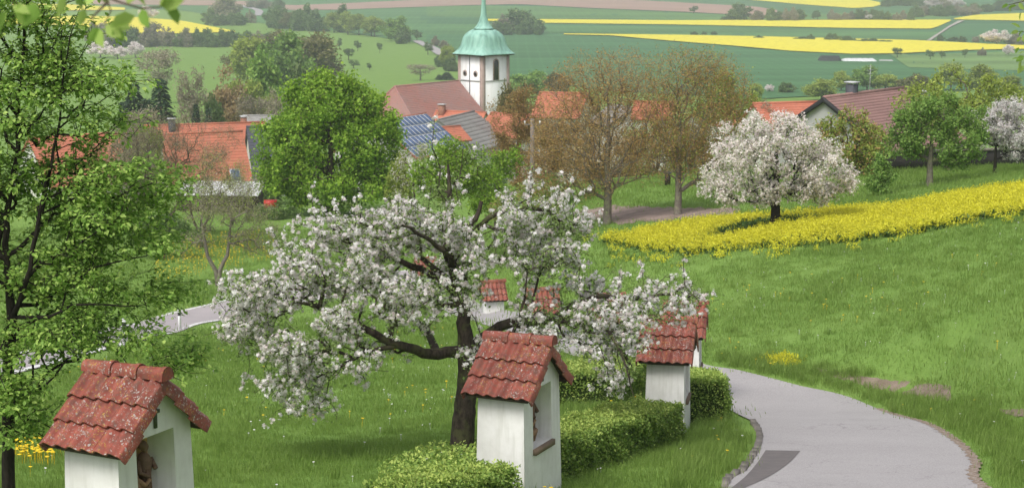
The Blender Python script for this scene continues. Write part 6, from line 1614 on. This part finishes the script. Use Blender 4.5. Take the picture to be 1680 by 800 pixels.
# church
def church():
    root, Lq, Hq, he, hf, rs = gable_house((627, 144), (753, 130), 288, 9.8, R(42), 6.0, M['roof_red'], M['church_wall'], 'church with weathered red hipped roof and white green-domed tower', over=.5, name='church', courses=34, hipA=3.0, cat='church', yb=303)
    inv = Matrix.Translation(root.location) @ Matrix.Rotation(root.rotation_euler.z, 4, 'Z'); inv = inv.inverted()
    Yc = 300.0; corner = at(791, 91, Yc); W_ = 6.2; ang = R(45)
    cen = Vector((corner.x, corner.y, 0)) + Vector((0, 1, 0)) * (W_ / math.sqrt(2)); cen.x += .2
    ztop = corner.z; zb = float(hgt(cen.x, cen.y)) - 1
    base = inv @ Matrix.Translation((cen.x, cen.y, 0)) @ Matrix.Rotation(R(43), 4, 'Z')
    def add(nm, mb, mat, smooth=False): o = part(nm, mb, mat, root, smooth=smooth); o.matrix_local = base; return o
    h = W_ / 2; m_ = MB(); m_.box((-h, -h, zb), (h, h, ztop)); add('tower_wall', m_, M['church_wall'])
    for sx in (-1, 1):
        for sy in (-1, 1):
            q = MB(); q.box((min(sx * (h + .05), sx * (h - .62)), min(sy * (h + .05), sy * (h - .62)), zb), (max(sx * (h + .05), sx * (h - .62)), max(sy * (h + .05), sy * (h - .62)), ztop - .01)); add('corner_stones', q, M['sandstone'])
    for s in (-1, 1):
        q = MB(); q.box((min(s * h, s * (h + .08)), -h + .6, ztop - 4.55), (max(s * h, s * (h + .08)), h - .6, ztop - 4.35)); add('string_course', q, M['grey_wall'])
        q = MB(); q.box((-h + .6, min(s * h, s * (h + .08)), ztop - 4.55), (h - .6, max(s * h, s * (h + .08)), ztop - 4.35)); add('string_course', q, M['grey_wall'])
    # belfry windows: the right-hand visible face is -y after rotation of 45 degrees
    def arch(face, w_, h_, zc, off, nm, round_=False):
        fr, gl = MB(), MB()
        for mb_, g_w, d_ in ((fr, .22, .06), (gl, 0, .09)):
            ww = w_ / 2 + g_w; pts = []
            if round_: pts = [(math.cos(6.283 * i / 14) * ww, math.sin(6.283 * i / 14) * ww) for i in range(14)]
            else: pts = [(-ww, -h_ / 2 - g_w), (ww, -h_ / 2 - g_w)] + [(math.cos(math.pi * i / 10) * ww, h_ / 2 - w_ / 2 + math.sin(math.pi * i / 10) * ww) for i in range(11)]
            mb_.prism([(x_ + off, z_ + zc) for x_, z_ in pts], -h - d_, -h + .3)
        fo = add('window', fr, M['sandstone']); go = part('louvres' if not round_ else 'pane', gl, M['glass'], fo)
        rotz = Matrix.Rotation(R(face), 4, 'Z'); fo.matrix_local = base @ rotz
    arch(0, .95, 3.4, ztop - 2.6, 0, 'belfry')
    arch(90, .95, 3.4, ztop - 2.6, 0, 'belfry'); arch(180, .95, 3.4, ztop - 2.6, 0, 'belfry')
    arch(-90, .62, 0, ztop - 3.2, -1.35, 'oculus', True); arch(-90, .62, 0, ztop - 3.2, 1.35, 'oculus', True)
    dpipe = MB(); dpipe.tube([(-h - .08, .1, ztop), (-h - .08, .1, ztop - 9)], .07, 6); add('downpipe', dpipe, M['chimney'])
    # welsche Haube: square at the eaves blending to octagon, bell curve, then a needle spire
    prof = [(0, 4.25), (.12, 4.2), (.35, 3.95), (.8, 3.62), (1.4, 3.36), (2.1, 3.24), (2.8, 3.10), (3.35, 2.85), (3.8, 2.4), (4.1, 1.85), (4.25, 1.4)]
    spire = [(4.27, 1.85), (4.4, 1.6), (4.9, 1.15), (5.6, .78), (6.6, .52), (8.4, .38), (10.8, .24), (13.4, .05)]
    def lathe(mb_, pr_, sq0, sq1, n=32):
        vs = []; fs = []
        for i, (z_, r_) in enumerate(pr_):
            k = sq0 + (sq1 - sq0) * min(1, i / (len(pr_) - 1) * 1.3)
            for j in range(n):
                a = 2 * math.pi * j / n + math.pi / 4; cs, sn = math.cos(a - math.pi / 4), math.sin(a - math.pi / 4)
                sqr = 1 / max(abs(cs), abs(sn)); oct_ = math.cos(math.pi / 8) / math.cos(((a) % (math.pi / 4)) - math.pi / 8)
                rr = r_ * (k * sqr * .93 + (1 - k) * oct_); rib = 1 + (.012 if j % 2 else 0)
                vs.append((cs * rr * rib, sn * rr * rib, ztop + z_))
        for i in range(len(pr_) - 1):
            for j in range(n): fs.append((i * n + j, i * n + (j + 1) % n, (i + 1) * n + (j + 1) % n, (i + 1) * n + j))
        fs.append(tuple(range(n))[::-1]); fs.append(tuple(range((len(pr_) - 1) * n, len(pr_) * n))); mb_.add(vs, fs)
    dm = MB(); lathe(dm, prof, .95, .35); add('dome', dm, M['copper'])
    sp2 = MB(); lathe(sp2, spire, .0, .0, 16); add('spire', sp2, M['copper'])
    ev = MB(); ev.box((-3.7, -3.7, ztop - .18), (3.7, 3.7, ztop - .01)); add('eaves', ev, M['wood_dark'])
church()

# ---------------------------------------------------------------- smaller things
# open shed with pale sheet roof
def shed():
    p = at(362, 335, 124); g = float(hgt(p.x, p.y)); root = thing('shed', 'low shed with pale sheet roof behind the lichened apple tree', 'shed', (p.x, p.y, g), R(-4)); H = p.z - g
    H = max(H, 1.6)
    r_ = MB()
    n = 14
    for i in range(n):
        x0, x1 = -3.0 + i * 6 / n, -3.0 + (i + 1) * 6 / n
        r_.add([(x0, -1.6, H - .35), (x1 - .05, -1.6, H - .35), (x1 - .05, 1.6, H + .25), (x0, 1.6, H + .25), (x1, -1.6, H - .42), (x1, 1.6, H + .18)], [(0, 1, 2, 3), (1, 4, 5, 2)])
    part('roof', r_, M['white_sheet'], root)
    w_ = MB(); w_.box((-2.8, -1.3, -.5), (2.8, 1.4, H - .42)); part('wall', w_, M['wood_dark'], root)
    d_ = MB(); d_.box((-.5, -1.34, -.2), (.5, -1.305, H - .6)); part('door', d_, M['pole'], root)
shed()
def trailer():
    p = hit(445, 348); root = thing('trailer', 'small red garden trailer beside the shed', 'trailer', p, R(10))
    b = MB(); b.box((-.5, -.35, .35), (.5, .35, .85)); part('body', b, M['red_paint'], root)
    for s in (-1, 1):
        t = MB(); t.tube([(0, s * .38, .22), (0, s * .46, .22)], .22, 14); part('wheel', t, M['rubber'], root)
    t = MB(); t.tube([(.5, 0, .4), (1.2, 0, .35)], .03, 6); part('drawbar', t, M['chimney'], root)
trailer()
def pole(px, base_py, top_py, Y, label, cross=False):
    a, _ = ray(px, 400); x_ = float(a) * Y; g = float(hgt(x_, Y)); zt = at(px, top_py, Y).z
    root = thing('utility_pole', label, 'pole', (x_, Y, g)); m_ = MB(); m_.tube([(0, 0, -.2), (0, 0, zt - g)], [.17, .12], 10); part('post', m_, M['pole'], root)
    c_ = MB(); c_.tube([(-.5, 0, zt - g - .35), (.5, 0, zt - g - .35)], .05, 6); part('crossarm', c_, M['pole'], root)
    for s in (-.45, 0, .45):
        i_ = MB(); i_.tube([(s, 0, zt - g - .3), (s, 0, zt - g - .12)], .04, 6); part('insulator', i_, M['white_paint'], root)
    return Vector((x_, Y, zt - .15))
p1 = pole(873, 300, 195, 105, 'wooden utility pole left of the larger walnut')
p2 = pole(424, 335, 288, 138, 'thin utility pole right of the white house')
wr = MB(); e_ = at(640, 292, 150); pts_ = [p2.lerp(e_, i / 12) + Vector((0, 0, -1.2 * (1 - (i / 6 - 1) ** 2))) for i in range(13)]
wr.tube(pts_, .012, 4); wo_ = link('overhead_wire', wr.mesh('overhead_wire', M['rubber'])); tag(wo_, 'thin overhead wire running from the pole into the maple', 'wire')
def delineator(px, py, label):
    p = hit(px, py); root = thing('delineator_post', label, 'road post', p, 0, None); m_ = MB(); m_.prism([(-.06, -.1), (.06, -.1), (.06, .86), (-.06, .98)], -.05, .05); part('post', m_, M['white_paint'], root)
    b = MB(); b.prism([(-.062, .68), (.062, .68), (.062, .80), (-.062, .84)], -.052, .052); part('black_band', b, M['rubber'], root)
delineator(295, 541, 'white reflector post at the near edge of the lower road')
delineator(205, 566, 'white reflector post half hidden by the left tree')
# low wall behind the lower road, left
def wall_run(A_, B_, h_, th, mat, name, label, cat, cap=None, n=12):
    a, b = Vector((*A_, 0)), Vector((*B_, 0)); root = thing(name, label, cat, (a.x, a.y, float(hgt(a.x, a.y)))); d = (b - a); nr = Vector((-d.y, d.x, 0)).normalized() * th / 2
    m_ = MB(); c_ = MB()
    vs = []; cv = []
    for i in range(n + 1):
        q = a + d * i / n; g = float(hgt(q.x, q.y)); z0 = g - root.location.z
        for s in (-1, 1):
            for z_ in (z0 - .3, z0 + h_): vs.append((q.x + nr.x * s - a.x, q.y + nr.y * s - a.y, z_))
            for z_ in (z0 + h_ + .003, z0 + h_ + .12): cv.append((q.x + nr.x * s * 1.3 - a.x, q.y + nr.y * s * 1.3 - a.y, z_))
    fs = []
    for i in range(n):
        k = i * 4; fs += [(k, k + 4, k + 5, k + 1), (k + 2, k + 3, k + 7, k + 6), (k + 1, k + 5, k + 7, k + 3), (k, k + 2, k + 6, k + 4)]
    fs += [(0, 1, 3, 2), (n * 4, n * 4 + 2, n * 4 + 3, n * 4 + 1)]
    m_.add(vs, fs); part('wall_face', m_, mat, root)
    if cap: c_.add(cv, fs); part('coping', c_, cap, root)
    return root
M['dark_wall'] = plain('dark_wall', (0.05, 0.045, 0.04), (0.025, 0.024, 0.022), 1.2, .9, .4)
wall_run(hp(1398, 283)[:2], hp(1800, 268)[:2], 1.0, .3, M['dark_wall'], 'garden_wall', 'long dark garden wall behind the fruit trees at the right', 'wall', M['pole'], 24)
M['hut'] = M['house_wall']
# silage clamp on the far field
def silage():
    p = hit(1405, 101); root = thing('silage_clamp', 'long silage heap under white and black sheets on the far field', 'silage heap', p, R(-3)); s = p.y / F_PX
    def heap(x0, x1, w_, h_, mat, nm):
        mb = MB(); vs = []; fs = []; n = 24; m = 9
        for i in range(n + 1):
            f = i / n; e = min(1, min(f, 1 - f) * 8 + .15)
            for j in range(m):
                a = math.pi * j / (m - 1); vs.append(((x0 + (x1 - x0) * f) * s, -math.cos(a) * w_ / 2, math.sin(a) ** .6 * h_ * e * (1 + .06 * math.sin(i * 1.7 + j))))
        for i in range(n):
            for j in range(m - 1): fs.append((i * m + j, (i + 1) * m + j, (i + 1) * m + j + 1, i * m + j + 1))
        mb.add(vs, fs); part(nm, mb, mat, root, smooth=True)
    heap(-24, 33, 13, 1.5, M['white_sheet'], 'white_sheet'); heap(-62, -25, 10, 2.8, M['black_sheet'], 'black_sheet')
    heap(36, 60, 6, .9, M['grey_wall'], 'grey_sheet')
silage()
# small dark box on the green between the walnuts
p = hit(1095, 306); bx = thing('hive', 'small dark post-like box on the grass between the walnuts', 'box', p); m_ = MB(); m_.box((-.15, -.15, .1), (.15, .15, .75)); part('box_body', m_, M['wood_dark'], bx); m_ = MB(); m_.box((-.2, -.2, .753), (.2, .2, .82)); part('lid', m_, M['chimney'], bx)

# ---------------------------------------------------------------- haze
hz = MB(); hz.box((-2600, -14.5, -75), (2600, 3310, 9.5)); hm = bpy.data.materials.new('haze'); hm.use_nodes = True; nt = hm.node_tree; nt.nodes.remove(nt.nodes['Principled BSDF'])
pv = nt.nodes.new('ShaderNodeVolumePrincipled'); pv.inputs['Color'].default_value = (0.86, 0.91, 1.0, 1); pv.inputs['Density'].default_value = 0.00026; pv.inputs['Anisotropy'].default_value = 0.2
nt.links.new(pv.outputs[0], nt.nodes['Material Output'].inputs['Volume'])
ho_ = link('haze', hz.mesh('haze', hm)); ho_['kind'] = 'stuff'; ho_['label'] = 'pale spring haze over the valley'
